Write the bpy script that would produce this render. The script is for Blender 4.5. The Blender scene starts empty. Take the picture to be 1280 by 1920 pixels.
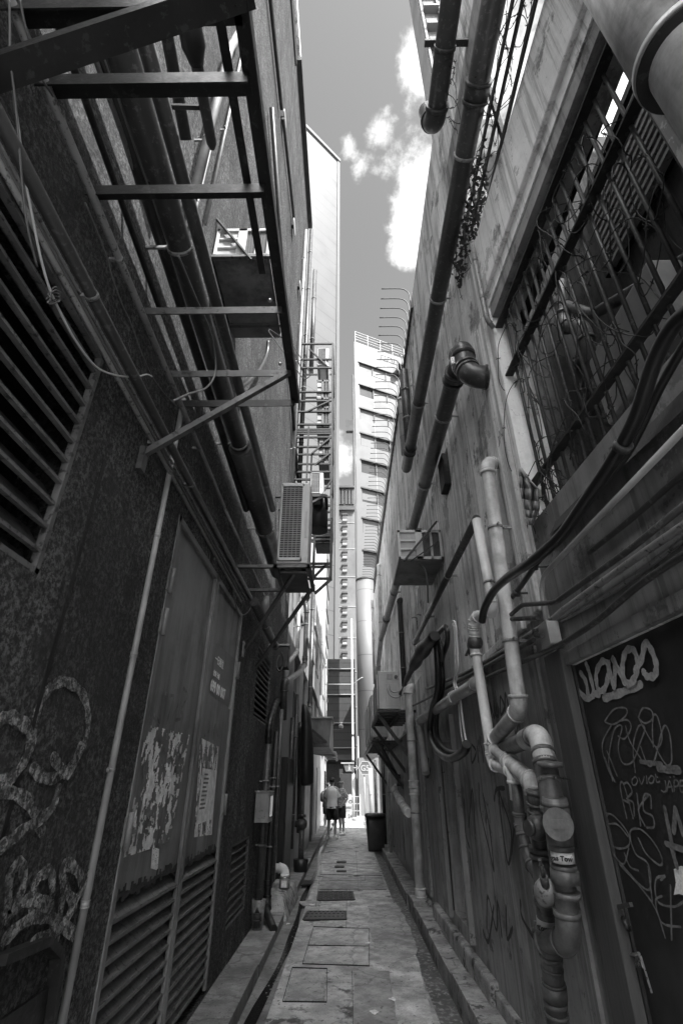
import bpy, bmesh, math, random
from mathutils import Vector, Matrix, noise as mnoise
random.seed(7)
sc = bpy.context.scene
COL = sc.collection
V = Vector

# ------------------------------------------------------------------ camera
FPX, CX, CY, CAMH = 937.0, 640.0, 960.0, 1.55
PITCH = math.atan(510 / FPX)
YAW = math.atan(12 * math.cos(PITCH) / FPX)
FWD = V((-math.sin(YAW) * math.cos(PITCH), math.cos(YAW) * math.cos(PITCH), math.sin(PITCH)))
RGT = V((math.cos(YAW), math.sin(YAW), 0))
UPV = RGT.cross(FWD)
CAM = V((0, 0, CAMH))
cam = bpy.data.objects.new('camera', bpy.data.cameras.new('camera'))
COL.objects.link(cam)
cam.matrix_world = Matrix((RGT, UPV, -FWD)).transposed().to_4x4()
cam.location = CAM
cam.data.sensor_fit = 'VERTICAL'
cam.data.sensor_height = 36.0
cam.data.lens = 36.0 * FPX / 1920.0
cam.data.clip_start = 0.05
cam.data.clip_end = 2000
sc.camera = cam

# ------------------------------------------------------------------ sun, sky, exposure
SUN = V((0.40, -0.45, 0.80)).normalized()
sl = bpy.data.lights.new('sun', 'SUN')
sl.energy = 2.0; sl.angle = math.radians(0.5); sl.color = (1, 1, 1)
so = bpy.data.objects.new('sun', sl); COL.objects.link(so)
so.rotation_euler = SUN.to_track_quat('Z', 'Y').to_euler()
so.location = (6, -6, 30)
wd = bpy.data.worlds.new('World'); sc.world = wd; wd.use_nodes = True
nt = wd.node_tree; N = nt.nodes; K = nt.links
N.clear()
out = N.new('ShaderNodeOutputWorld'); bg = N.new('ShaderNodeBackground')
sky = N.new('ShaderNodeTexSky'); sky.sky_type = 'NISHITA'; sky.sun_disc = False
sky.sun_elevation = math.asin(SUN.z); sky.sun_rotation = math.atan2(SUN.x, SUN.y)
bw = N.new('ShaderNodeSeparateColor'); K.new(sky.outputs[0], bw.inputs[0])      # red-filter black and white: a blue sky goes dark
bg.inputs[1].default_value = 0.15
tc = N.new('ShaderNodeTexCoord')
def wmath(op, a, b=None, c=None):
    n = N.new('ShaderNodeMath'); n.operation = op
    for i, v in enumerate((a, b, c)):
        if v is None: continue
        if isinstance(v, (int, float)): n.inputs[i].default_value = v
        else: K.new(v, n.inputs[i])
    return n.outputs[0]
def blob(px, py, r, amp):
    d = (FWD + RGT * (px - CX) / FPX + UPV * (CY - py) / FPX).normalized()
    n = N.new('ShaderNodeVectorMath'); n.operation = 'DOT_PRODUCT'
    K.new(tc.outputs['Generated'], n.inputs[0]); n.inputs[1].default_value = d
    m = N.new('ShaderNodeMapRange'); m.inputs[1].default_value = math.cos(math.radians(r)); m.inputs[2].default_value = 1
    m.inputs[3].default_value = 0; m.inputs[4].default_value = amp
    K.new(n.outputs['Value'], m.inputs[0]); return m.outputs[0]
s_ = None
for b in ((870, 370, 9.0, 1.15), (785, 300, 4.2, .66), (805, 262, 3.2, .6), (790, 440, 4.5, .72), (708, 335, 3.6, .46), (714, 240, 2.8, .48), (650, 274, 1.8, .42),
          (606, 850, 5.0, .6), (590, 960, 6, .8), (900, 100, 9, .75), (1130, 260, 12, .8), (480, 500, 10, .7)):
    o_ = blob(*b); s_ = o_ if s_ is None else wmath('MAXIMUM', s_, o_)
nz = N.new('ShaderNodeTexNoise'); nz.inputs['Scale'].default_value = 9; nz.inputs['Detail'].default_value = 9; nz.inputs['Roughness'].default_value = .62
K.new(tc.outputs['Generated'], nz.inputs['Vector'])
o2 = None
for dv, r_, am in (((.0, -.52, .85), 33, 2.6),):       # unseen bright cloud added behind the viewer as fill light for the alley
    n_ = N.new('ShaderNodeVectorMath'); n_.operation = 'DOT_PRODUCT'; K.new(tc.outputs['Generated'], n_.inputs[0]); n_.inputs[1].default_value = V(dv).normalized()
    m_ = N.new('ShaderNodeMapRange'); m_.inputs[1].default_value = math.cos(math.radians(r_)); m_.inputs[2].default_value = 1; m_.inputs[3].default_value = 0; m_.inputs[4].default_value = am
    K.new(n_.outputs['Value'], m_.inputs[0]); o2 = m_.outputs[0]
nz = N.new('ShaderNodeTexNoise'); nz.inputs['Scale'].default_value = 8; nz.inputs['Detail'].default_value = 10; nz.inputs['Roughness'].default_value = .64
K.new(tc.outputs['Generated'], nz.inputs['Vector'])
def thick(v, amp, lo, hi, op):
    f = wmath('ADD', v, wmath('MULTIPLY', wmath('SUBTRACT', nz.outputs[0], .5), amp)); q = N.new('ShaderNodeMapRange'); q.interpolation_type = 'SMOOTHSTEP'
    q.inputs[1].default_value = lo; q.inputs[2].default_value = hi; q.inputs[4].default_value = op; K.new(f, q.inputs[0]); return q.outputs[0]
m1 = thick(s_, 1.7, .34, .72, .16)      # thin white cloud in front
m2 = thick(o2, 1.4, .36, .70, 1.0)
mix = N.new('ShaderNodeMix'); mix.data_type = 'FLOAT'
K.new(wmath('MAXIMUM', m1, m2), mix.inputs[0]); K.new(wmath('MULTIPLY', bw.outputs[0], .50), mix.inputs[2])
CLOUD = 9.5
cn = wmath('MULTIPLY_ADD', nz.outputs[0], 4.0, CLOUD - 3.0)
K.new(cn, mix.inputs[3])
K.new(mix.outputs[0], bg.inputs[0]); K.new(bg.outputs[0], out.inputs[0])
sc.view_settings.view_transform = 'Standard'; sc.view_settings.look = 'None'
sc.view_settings.gamma = 1; sc.view_settings.use_curve_mapping = False
sc.view_settings.exposure = 2.55
sc.render.engine = 'CYCLES'
sc.cycles.max_bounces = 8; sc.cycles.diffuse_bounces = 5

# ------------------------------------------------------------------ picking points of the place
XL, XR = -1.15, 1.12
KN = 0.0525                       # the near end of the right wall swings outwards
def ray(px, py): return FWD + RGT * (px - CX) / FPX + UPV * (CY - py) / FPX
def AX(ax, v, px, py):
    d = ray(px, py); return CAM + d * ((v - CAM[ax]) / d[ax])
def L(px, py, off=0.0): return AX(0, XL + off, px, py)
def R(px, py, off=0.0): return AX(0, XR - off, px, py)
def G(px, py, z=0.0): return AX(2, z, px, py)
def YP(px, py, y): return AX(1, y, px, py)
def NR(px, py, off=0.0):          # on the near right wall
    d = ray(px, py); n = V((1, KN, 0)).normalized(); p0 = V((XR, 2.77, 0)) - n * off
    return CAM + d * ((p0 - CAM).dot(n) / d.dot(n))

# ------------------------------------------------------------------ materials
MATS = {}
def mat(name, col, rough=.8, metal=0.0, var=.25, vs=3.0, bump=.15, bs=40.0, streak=0.0, spots=0.0, spotc=None, ss=14.0, kind=None, coat=0, seam=None, fine=0.0, spec=.5):
    if name in MATS: return MATS[name]
    m = bpy.data.materials.new(name); MATS[name] = m; m.use_nodes = True
    t = m.node_tree; n = t.nodes; k = t.links
    b = n['Principled BSDF']
    b.inputs['Metallic'].default_value = metal
    b.inputs['Specular IOR Level'].default_value = spec
    co = n.new('ShaderNodeTexCoord').outputs['Object']
    def mth(op, a, b_=None, c_=None, cl=False):
        q = n.new('ShaderNodeMath'); q.operation = op; q.use_clamp = cl
        for i, v in enumerate((a, b_, c_)):
            if v is None: continue
            if isinstance(v, (int, float)): q.inputs[i].default_value = v
            else: k.new(v, q.inputs[i])
        return q.outputs[0]
    def nse(scale, det=4, vec=None, sc3=None, r=.55):
        q = n.new('ShaderNodeTexNoise'); q.inputs['Scale'].default_value = scale
        q.inputs['Detail'].default_value = det; q.inputs['Roughness'].default_value = r
        v = vec or co
        if sc3:
            mp = n.new('ShaderNodeMapping'); mp.inputs['Scale'].default_value = sc3; k.new(v, mp.inputs[0]); v = mp.outputs[0]
        k.new(v, q.inputs['Vector']); return q.outputs[0]
    def smooth(v, a, b_):
        q = n.new('ShaderNodeMapRange'); q.interpolation_type = 'SMOOTHSTEP'
        q.inputs[1].default_value = a; q.inputs[2].default_value = b_; k.new(v, q.inputs[0]); return q.outputs[0]
    def mixf(f, a, b_):
        q = n.new('ShaderNodeMix'); q.data_type = 'FLOAT'
        for i, v in ((0, f), (2, a), (3, b_)):
            if isinstance(v, (int, float)): q.inputs[i].default_value = v
            else: k.new(v, q.inputs[i])
        return q.outputs[0]
    big = nse(vs, 5)
    c = mth('MULTIPLY', mth('MULTIPLY_ADD', mth('SUBTRACT', big, .5), 4 * var, 1.0), col)
    if fine: c = mth('MULTIPLY', c, mth('MULTIPLY_ADD', mth('SUBTRACT', nse(bs * 2.2, 3), .5), 4 * fine, 1.0))
    if streak:
        pm = smooth(nse(.55, 5, r=.6), .38, .60); s = mth('MULTIPLY', smooth(nse(1.0, 7, sc3=(4.5, 4.5, .5), r=.7), .40, .66), mth('MULTIPLY_ADD', pm, .8, .2))
        s2 = mth('MULTIPLY', smooth(nse(1.0, 7, sc3=(17, 17, 1.3), r=.75), .50, .74), smooth(nse(.9, 4), .40, .62))
        c = mth('MULTIPLY', c, mth('SUBTRACT', 1.0, mth('MULTIPLY', s, streak)))
        c = mth('MULTIPLY', c, mth('SUBTRACT', 1.0, mth('MULTIPLY', s2, streak * .55)))
        gm = smooth(nse(2.3, 9, r=.72), .50, .60); c = mth('MULTIPLY', c, mth('SUBTRACT', 1.0, mth('MULTIPLY', gm, streak * .35)))
    if spots:
        s = smooth(nse(ss, 5, r=.65), .60 - spots * .12, .64)
        c = mixf(s, c, spotc if spotc is not None else col * .35)
    rg = mth('ADD', rough, mth('MULTIPLY', mth('SUBTRACT', nse(vs * 3, 3), .5), .35), cl=True)
    k.new(rg, b.inputs['Roughness'])
    h = nse(bs, 4)
    if kind == 'stucco':
        fl = smooth(nse(bs * .72, 12, r=.78), .46, .55)           # flaked pebble dash: ragged patches ...
        pb = nse(bs * 2.6, 6, r=.7)                               # ... on a gritty ground
        mac = smooth(nse(.8, 6, r=.62), .35, .65); chip = smooth(nse(3.1, 8, r=.7), .56, .60)
        fl = mth('MULTIPLY', fl, mth('SUBTRACT', 1.0, mth('MULTIPLY', chip, .75)))
        cl = smooth(nse(12.5, 9, r=.82), .45, .55)
        h = mth('ADD', mth('MULTIPLY', fl, mth('MULTIPLY_ADD', pb, .9, .35)), mth('MULTIPLY_ADD', cl, .9, mth('MULTIPLY', pb, .45)))
        c = mth('MULTIPLY', c, mth('MULTIPLY_ADD', cl, .75, .62))
        dr = smooth(nse(1.0, 8, sc3=(6, 6, .3), r=.7), .52, .66); c = mth('MULTIPLY', c, mth('SUBTRACT', 1.0, mth('MULTIPLY', dr, .45)))
        c = mth('MULTIPLY', mth('MULTIPLY', c, mth('MULTIPLY_ADD', mth('MULTIPLY', fl, pb), 3.4, .30)), mth('MULTIPLY_ADD', mac, .85, .5))
    if kind == 'grimy':
        pe = smooth(nse(1.7, 12, r=.74), .555, .575); pe2 = smooth(nse(3.4, 10, r=.75), .60, .61)
        top = smooth(nse(1.0, 8, sc3=(7, 7, .22), r=.72), .50, .60); fl2 = smooth(nse(24, 6, r=.8), .60, .64)
        c = mth('MULTIPLY', c, mth('SUBTRACT', 1.0, mth('MULTIPLY', pe, .38))); c = mth('MULTIPLY', c, mth('SUBTRACT', 1.0, mth('MULTIPLY', pe2, .45)))
        c = mth('MULTIPLY', c, mth('SUBTRACT', 1.0, mth('MULTIPLY', top, .42))); c = mth('MULTIPLY', c, mth('SUBTRACT', 1.0, mth('MULTIPLY', fl2, .35)))
        h = mth('SUBTRACT', mth('SUBTRACT', h, mth('MULTIPLY', pe, .9)), mth('ADD', mth('MULTIPLY', pe2, 1.2), mth('MULTIPLY', fl2, .5)))
    if kind == 'paving':
        bl = smooth(nse(4.5, 10, r=.72), .40, .62); gr = nse(190, 3, r=.8); st = smooth(nse(1.3, 7, r=.65), .42, .66)
        ck = n.new('ShaderNodeTexVoronoi'); ck.feature = 'DISTANCE_TO_EDGE'; ck.inputs['Scale'].default_value = .9; ck.inputs['Randomness'].default_value = 1
        wv = n.new('ShaderNodeVectorMath'); wv.operation = 'ADD'; k.new(co, wv.inputs[0])
        nv = n.new('ShaderNodeTexNoise'); nv.inputs['Scale'].default_value = 6; nv.inputs['Detail'].default_value = 6; k.new(co, nv.inputs['Vector'])
        sv = n.new('ShaderNodeVectorMath'); sv.operation = 'SCALE'; sv.inputs['Scale'].default_value = .22; k.new(nv.outputs['Color'], sv.inputs[0]); k.new(sv.outputs[0], wv.inputs[1])
        k.new(wv.outputs[0], ck.inputs['Vector']); cr = mth('SUBTRACT', 1.0, smooth(ck.outputs['Distance'], .004, .014))
        gum = smooth(nse(26, 1), .68, .71)
        c = mth('MULTIPLY', c, mth('MULTIPLY_ADD', bl, .45, .72)); c = mth('MULTIPLY', c, mth('MULTIPLY_ADD', st, -.38, 1.15))
        c = mth('MULTIPLY', c, mth('MULTIPLY_ADD', gr, 1.2, .4)); c = mth('MULTIPLY', c, mth('SUBTRACT', 1.0, mth('MULTIPLY', cr, .3))); c = mth('MULTIPLY', c, mth('SUBTRACT', 1.0, mth('MULTIPLY', gum, .5)))
        h = mth('SUBTRACT', mth('ADD', h, mth('MULTIPLY', gr, .8)), mth('MULTIPLY', cr, 2.0))
    if kind == 'wood':
        g = nse(1.0, 6, sc3=(60, 60, 2.2), r=.7); h = g
        c = mth('MULTIPLY', c, mth('MULTIPLY_ADD', g, 1.1, .45))
    if kind == 'wet':
        pass
    if seam:
        pz, py, w = seam
        sp = n.new('ShaderNodeSeparateXYZ'); k.new(co, sp.inputs[0])
        a = mth('LESS_THAN', mth('FRACT', mth('DIVIDE', sp.outputs[2], pz)), w / pz)
        dd = mth('ADD', sp.outputs[0], sp.outputs[1])
        a2 = mth('LESS_THAN', mth('FRACT', mth('DIVIDE', dd, py)), w / py)
        aa = mth('MAXIMUM', a, a2)
        c = mth('MULTIPLY', c, mth('SUBTRACT', 1.0, mth('MULTIPLY', aa, .5)))
        h = mth('SUBTRACT', h, mth('MULTIPLY', aa, 2.0))
    k.new(c, b.inputs['Base Color'])
    if bump:
        bp = n.new('ShaderNodeBump'); bp.inputs['Strength'].default_value = min(1, bump)
        bp.inputs['Distance'].default_value = .05 if kind == 'stucco' else .006
        k.new(h, bp.inputs['Height']); k.new(bp.outputs[0], b.inputs['Normal'])
    return m

M = dict(
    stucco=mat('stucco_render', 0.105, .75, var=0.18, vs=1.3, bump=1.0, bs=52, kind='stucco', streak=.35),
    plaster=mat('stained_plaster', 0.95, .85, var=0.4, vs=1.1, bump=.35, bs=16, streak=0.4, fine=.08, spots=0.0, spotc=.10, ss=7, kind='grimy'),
    plaster2=mat('painted_plaster_beam', 0.9, .8, var=.15, vs=1.5, bump=.25, bs=14, streak=0.2, fine=.05, kind='grimy'),
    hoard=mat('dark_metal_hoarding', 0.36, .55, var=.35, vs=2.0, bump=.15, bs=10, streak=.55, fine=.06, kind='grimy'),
    board=mat('painted_board', 0.26, .55, var=.3, vs=2.2, bump=.1, bs=12, streak=.35, kind='grimy'),
    doorblack=mat('black_painted_door', 0.028, .5, var=.4, vs=3, bump=.15, bs=25, streak=.3),
    doormetal=mat('grey_painted_steel_door', 0.21, .38, var=.25, vs=1.7, bump=.10, bs=3, streak=0.7),
    louvre=mat('louvre_metal', 0.13, .5, var=.4, vs=6, bump=.5, bs=45, spots=.4, spotc=.03, ss=30),
    wood=mat('weathered_timber', 0.07, .8, var=.25, vs=2, bump=.5, bs=30, kind='wood'),
    black=mat('black_painted_steel', .016, .5, var=.5, vs=7, bump=.3, bs=60, spots=.25, spotc=.045, ss=24),
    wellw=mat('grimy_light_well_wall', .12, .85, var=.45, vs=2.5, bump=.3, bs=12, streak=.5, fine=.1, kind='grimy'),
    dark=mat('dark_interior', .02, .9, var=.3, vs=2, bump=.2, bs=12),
    steel=mat('grey_angle_steel', .11, .5, metal=.3, var=.3, vs=9, bump=.2, bs=70, spots=.4, spotc=.04, ss=22),
    duct=mat('dark_duct_pipe', .045, .36, var=.3, vs=5, bump=.12, bs=45, spots=.35, spotc=.10, ss=26),
    castiron=mat('cast_iron_pipe', .05, .45, var=.35, vs=6, bump=.3, bs=60, spots=.4, spotc=.11, ss=30),
    pvc=mat('pale_plastic_pipe', 0.78, .4, var=0.3, vs=4, bump=.08, bs=50, spots=0.0, spotc=.10, ss=60, fine=.03, streak=0.4),
    pvcdirty=mat('stained_plastic_pipe', 0.64, .45, var=0.4, vs=7, bump=.1, bs=50, spots=0.0, spotc=.06, ss=60, fine=.05, streak=0.6),
    pvcworn=mat('worn_grey_pipe', 0.13, .42, var=.35, vs=9, bump=.15, bs=45, streak=0.6, fine=0.2),
    pvcgrey=mat('grey_plastic_pipe', 0.33, .36, var=0.35, vs=5, bump=.06, bs=50, spots=0.0, spotc=.06, ss=50),
    conduit=mat('painted_conduit', 0.24, .4, var=.3, vs=6, bump=.1, bs=60, spots=.4, spotc=.06, ss=40),
    chrome=mat('bright_clamp_steel', .5, .3, metal=1.0, var=.15, vs=20, bump=.05),
    rubber=mat('black_rubber_hose', .018, .35, var=.2, vs=10, bump=.05),
    wire=mat('rusty_barbed_wire', .03, .6, metal=.3, var=.3, vs=30, bump=.1),
    cable=mat('cable_sheath', .12, .35, var=.1, vs=9, bump=.02),
    whitecable=mat('white_cable_sheath', .6, .4, var=.08, vs=9, bump=.02),
    acwhite=mat('air_conditioner_casing', 0.45, .42, var=.12, vs=5, bump=.03, streak=.25),
    acgrey=mat('dusty_casing', .34, .5, var=.25, vs=5, bump=.05, streak=.4),
    acdark=mat('grille_mesh_dark', .05, .6, var=.3, vs=20, bump=.3, bs=200),
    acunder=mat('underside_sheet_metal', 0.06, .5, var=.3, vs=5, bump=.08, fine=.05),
    paving=mat('alley_concrete', 0.44, .82, var=.28, vs=1.6, bump=.35, bs=60, fine=0.3, spots=.35, spotc=.10, ss=3.2, kind='paving'),
    patchl=mat('pale_cement_patch', 0.36, .85, var=.22, vs=2.5, bump=.3, bs=50, fine=0.3, kind='paving'),
    patchd=mat('dark_screed', 0.32, .75, var=.3, vs=2.5, bump=.25, bs=40, fine=.14, kind='paving'),
    slab=mat('cast_slab', 0.46, .85, var=.25, vs=2.2, bump=.3, bs=70, fine=0.32, kind='paving'),
    aggregate=mat('exposed_aggregate', 0.38, .85, var=.2, vs=2, bump=.6, bs=95, fine=.6, kind='paving'),
    kerbl=mat('worn_kerb_concrete', .24, .85, var=.3, vs=2.0, bump=.5, bs=45, fine=.25, kind='paving'),
    kerb=mat('kerb_concrete', 0.36, .85, var=.3, vs=2.0, bump=.5, bs=45, fine=.2, spots=.3, spotc=.09, ss=6, kind='paving'),
    gutter=mat('gutter_mud', .10, .6, var=.4, vs=2.5, bump=.4, bs=30, fine=.2, spots=.75, spotc=.34, ss=20),
    gutterl=mat('gutter_cement', 0.2, .7, var=.35, vs=2.0, bump=.4, bs=25, fine=.15, kind='paving'),
    wet=mat('wet_groove', .012, .18, var=.4, vs=8, bump=.2, bs=20),
    street=mat('street_paving', 0.3, .8, var=.15, vs=1, bump=.2, bs=30, fine=.08),
    iron=mat('manhole_iron', .10, .5, metal=.4, var=.35, vs=9, bump=.3, bs=90, fine=.15),
    paperw=mat('torn_poster_paper', 0.75, .8, var=.3, vs=16, bump=.3, bs=60, fine=.2),
    paperg=mat('printed_sticker', .17, .5, var=.15, vs=9, bump=.05),
    ink=mat('printed_ink', .02, .6, var=.1, bump=0),
    inkw=mat('printed_white_lettering', 0.9, .6, var=.1, bump=0),
    spray=mat('white_spray_paint', .36, .7, var=.35, vs=14, bump=.1, fine=.25),
    chalk=mat('thin_chalk_marker', .17, .7, var=.4, vs=18, bump=.1, fine=.3),
    sprayd=mat('dark_spray_paint', .028, .6, var=.35, vs=10, bump=.1),
    sprayg=mat('faded_spray_on_render', 0.36, .8, var=.4, vs=6, bump=1.0, bs=52, kind='stucco'),
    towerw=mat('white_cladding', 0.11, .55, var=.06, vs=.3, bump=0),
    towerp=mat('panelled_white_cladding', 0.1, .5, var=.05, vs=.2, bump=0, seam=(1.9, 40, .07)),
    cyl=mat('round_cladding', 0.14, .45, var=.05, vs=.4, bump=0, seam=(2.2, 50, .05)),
    glass=mat('window_glass', 0.035, .12, var=.5, vs=.25, bump=0, spec=.9),
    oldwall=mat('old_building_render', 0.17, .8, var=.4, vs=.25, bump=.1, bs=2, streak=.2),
    oldwalld=mat('dark_far_wall', 0.08, .8, var=.25, vs=.5, bump=.1, bs=2),  # darker grey for far cornice, hoods, canopy and side pipe
    slats=mat('horizontal_clad_boards', 0.04, .7, var=.2, vs=.6, bump=.2, bs=3, seam=(.45, 60, .06)),
    facadeb=mat('pale_rear_facade', 0.32, .8, var=.2, vs=.8, bump=.15, bs=14, streak=.4),
    facadeg=mat('grey_tiled_facade', 0.4, .75, var=.2, vs=.6, bump=.1, bs=4, streak=.2),
    polew=mat('white_painted_pole', 0.34, .45, var=.1, vs=3, bump=.02),
    signw=mat('sign_white', 0.3, .5, var=.04, bump=0),
    signg=mat('sign_panel_grey', 0.1, .5, var=.08, bump=0),
    skin=mat('skin', .30, .5, var=.06, vs=8, bump=.05),
    hair=mat('black_hair', .012, .5, var=.3, vs=30, bump=.5, bs=150),
    tee=mat('light_cotton', 0.85, .85, var=.08, vs=8, bump=.3, bs=14),
    cloth_d=mat('black_cotton', .02, .8, var=.2, vs=8, bump=.2, bs=30),
    cloth_p=mat('patterned_cotton', .28, .8, var=.9, vs=22, bump=.1),
    shoe=mat('white_sneaker', .6, .5, var=.1, vs=12, bump=.05),
    bin=mat('dark_plastic_bin', .035, .4, var=.2, vs=6, bump=.05),
    rag=mat('hanging_rag', .30, .85, var=.2, vs=9, bump=.4, bs=120),
    leaf=mat('leafy_growth', .05, .6, var=.5, vs=20, bump=.2),
    tar=mat('black_sheet', .015, .45, var=.3, vs=7, bump=.6, bs=9),
)

# ------------------------------------------------------------------ mesh building
ORG = {}
def frame(d):
    d = d.normalized(); a = V((0, 0, 1)) if abs(d.z) < .95 else V((0, 1, 0))
    x = d.cross(a).normalized(); return x, x.cross(d).normalized()
class MB:
    def __init__(s): s.v = []; s.f = []; s.sm = []
    def face(s, pts, smooth=False):
        i = len(s.v); s.v += [V(p) for p in pts]; s.f.append(tuple(range(i, i + len(pts)))); s.sm.append(smooth)
    def hexa(s, c):                # 8 corners: bottom loop, top loop
        i = len(s.v); s.v += [V(p) for p in c]
        for q in ((0, 3, 2, 1), (4, 5, 6, 7), (0, 1, 5, 4), (1, 2, 6, 5), (2, 3, 7, 6), (3, 0, 4, 7)):
            s.f.append(tuple(i + j for j in q)); s.sm.append(False)
        return s
    def box(s, a, b):
        x0, y0, z0 = (min(a[i], b[i]) for i in range(3)); x1, y1, z1 = (max(a[i], b[i]) for i in range(3))
        return s.hexa([(x0, y0, z0), (x1, y0, z0), (x1, y1, z0), (x0, y1, z0), (x0, y0, z1), (x1, y0, z1), (x1, y1, z1), (x0, y1, z1)])
    def bar(s, p, q, w, h=None, up=None):
        p, q = V(p), V(q); h = h or w; d = (q - p).normalized()
        if up is None: x, y = frame(d)
        else:
            x = d.cross(V(up)).normalized(); y = x.cross(d).normalized()
        x = x * w / 2; y = y * h / 2
        return s.hexa([p - x - y, p + x - y, q + x - y, q - x - y, p - x + y, p + x + y, q + x + y, q - x + y])
    def angle(s, p, q, w, up=(0, 0, 1), t=.006):   # L-section steel
        p, q = V(p), V(q); d = (q - p).normalized(); x = d.cross(V(up)).normalized(); y = x.cross(d).normalized()
        s.bar(p, q, w, t, up); o = x * (w / 2 - t / 2) - y * (w / 2 + t / 2)
        return s.bar(p + o, q + o, t, w, up)
    def tube(s, pts, r, seg=12, caps=True, closed=False):
        pts = [V(p) for p in pts]; n = len(pts)
        rs = r if isinstance(r, (list, tuple)) else [r] * n
        i0 = len(s.v); px = None
        for i, p in enumerate(pts):
            d = (pts[min(i + 1, n - 1)] - pts[max(i - 1, 0)])
            if d.length < 1e-9: d = V((0, 0, 1))
            d.normalize()
            if px is None: x, y = frame(d)
            else:
                x = px - d * px.dot(d)
                if x.length < 1e-6: x, y = frame(d)
                x.normalize(); y = x.cross(d).normalized()
            px = x
            for j in range(seg):
                a = 2 * math.pi * j / seg; s.v.append(p + (x * math.cos(a) + y * math.sin(a)) * rs[i])
        for i in range(n - 1):
            for j in range(seg):
                a = i0 + i * seg + j; b = i0 + i * seg + (j + 1) % seg
                s.f.append((a, b, b + seg, a + seg)); s.sm.append(True)
        if caps:
            s.f.append(tuple(i0 + j for j in range(seg))[::-1]); s.sm.append(False)
            s.f.append(tuple(i0 + (n - 1) * seg + j for j in range(seg))); s.sm.append(False)
        return s
    def cyl(s, p, q, r, seg=16, r2=None): return s.tube([p, q], [r, r2 if r2 is not None else r], seg)
    def ring(s, c, d, r, w, seg=20):         # a band round a pipe
        d = V(d).normalized() * w / 2; c = V(c); return s.tube([c - d, c + d], r, seg)
    def loft(s, rings, seg=16, cap=True):    # rings: (centre, rx vector, ry vector)
        i0 = len(s.v)
        for c, rx, ry in rings:
            for j in range(seg):
                a = 2 * math.pi * j / seg; s.v.append(V(c) + V(rx) * math.cos(a) + V(ry) * math.sin(a))
        for i in range(len(rings) - 1):
            for j in range(seg):
                a = i0 + i * seg + j; b = i0 + i * seg + (j + 1) % seg
                s.f.append((a, b, b + seg, a + seg)); s.sm.append(True)
        if cap:
            s.f.append(tuple(i0 + j for j in range(seg))[::-1]); s.sm.append(False)
            s.f.append(tuple(i0 + (len(rings) - 1) * seg + j for j in range(seg))); s.sm.append(False)
        return s
    def ball(s, c, r, u=14, w=10, sc3=(1, 1, 1)):
        c = V(c); rings = []
        for i in range(1, w):
            t = math.pi * i / w; rings.append((c + V((0, 0, -math.cos(t) * r * sc3[2])), V((math.sin(t) * r * sc3[0], 0, 0)), V((0, math.sin(t) * r * sc3[1], 0))))
        return s.loft(rings, u)
    def map(s, fn): s.v = [V(fn(p)) for p in s.v]; return s
    def shear(s): return s.map(lambda p: (p.x + KN * (2.77 - p.y), p.y, p.z))
    def build(s, name, m, parent=None, bevel=0.0, fix=True):
        me = bpy.data.meshes.new(name)
        if parent is None:
            lo = V([min(p[i] for p in s.v) for i in range(3)]); hi = V([max(p[i] for p in s.v) for i in range(3)])
            o0 = V(((lo.x + hi.x) / 2, (lo.y + hi.y) / 2, lo.z))
        else: o0 = V((0, 0, 0))
        me.from_pydata([tuple(p - o0) for p in s.v], [], s.f)
        me.polygons.foreach_set('use_smooth', s.sm)
        if fix:
            bm = bmesh.new(); bm.from_mesh(me); bmesh.ops.recalc_face_normals(bm, faces=bm.faces); bm.to_mesh(me); bm.free()
        me.materials.append(M[m] if isinstance(m, str) else m)
        o = bpy.data.objects.new(name, me); COL.objects.link(o)
        if parent is None: o.location = o0; ORG[o] = o0
        else:
            o.parent = parent; o.matrix_parent_inverse = Matrix.Translation(-ORG[parent]); ORG[o] = V((0, 0, 0))
        if bevel:
            b = o.modifiers.new('bevel', 'BEVEL'); b.width = bevel; b.segments = 2; b.limit_method = 'ANGLE'; b.angle_limit = math.radians(40)
        return o
def tag(o, label=None, cat=None, group=None, kind=None):
    if label: o['label'] = label
    if cat: o['category'] = cat
    if group: o['group'] = group
    if kind: o['kind'] = kind
    return o
def thing(name, label, cat, loc=(0, 0, 0), group=None):
    o = bpy.data.objects.new(name, None); COL.objects.link(o); o.location = loc; o.empty_display_size = .1
    ORG[o] = V(loc); return tag(o, label, cat, group)
def copy_tree(o, parent=None):
    c = o.copy(); COL.objects.link(c); ORG[c] = ORG[o]
    if parent: c.parent = parent
    for ch in list(o.children): copy_tree(ch, c)
    return c
def catmull(pts, n=6):
    pts = [V(p) for p in pts]; P = [pts[0]] + pts + [pts[-1]]; o = []
    for i in range(1, len(P) - 2):
        for j in range(n):
            t = j / n; a, b, c, d = P[i - 1:i + 3]
            o.append(.5 * ((2 * b) + (c - a) * t + (2 * a - 5 * b + 4 * c - d) * t * t + (3 * b - a - 3 * c + d) * t ** 3))
    return o + [pts[-1]]
def fillet(pts, rad, n=7):
    pts = [V(p) for p in pts]; o = [pts[0]]; arcs = []
    for i in range(1, len(pts) - 1):
        a, b, c = pts[i - 1:i + 2]; d = min(rad, (a - b).length * .48, (c - b).length * .48)
        p = b + (a - b).normalized() * d; q = b + (c - b).normalized() * d
        arc = [(1 - t) ** 2 * p + 2 * t * (1 - t) * b + t * t * q for t in [j / n for j in range(n + 1)]]
        o += arc; arcs.append(arc)
    return o + [pts[-1]], arcs
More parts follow.
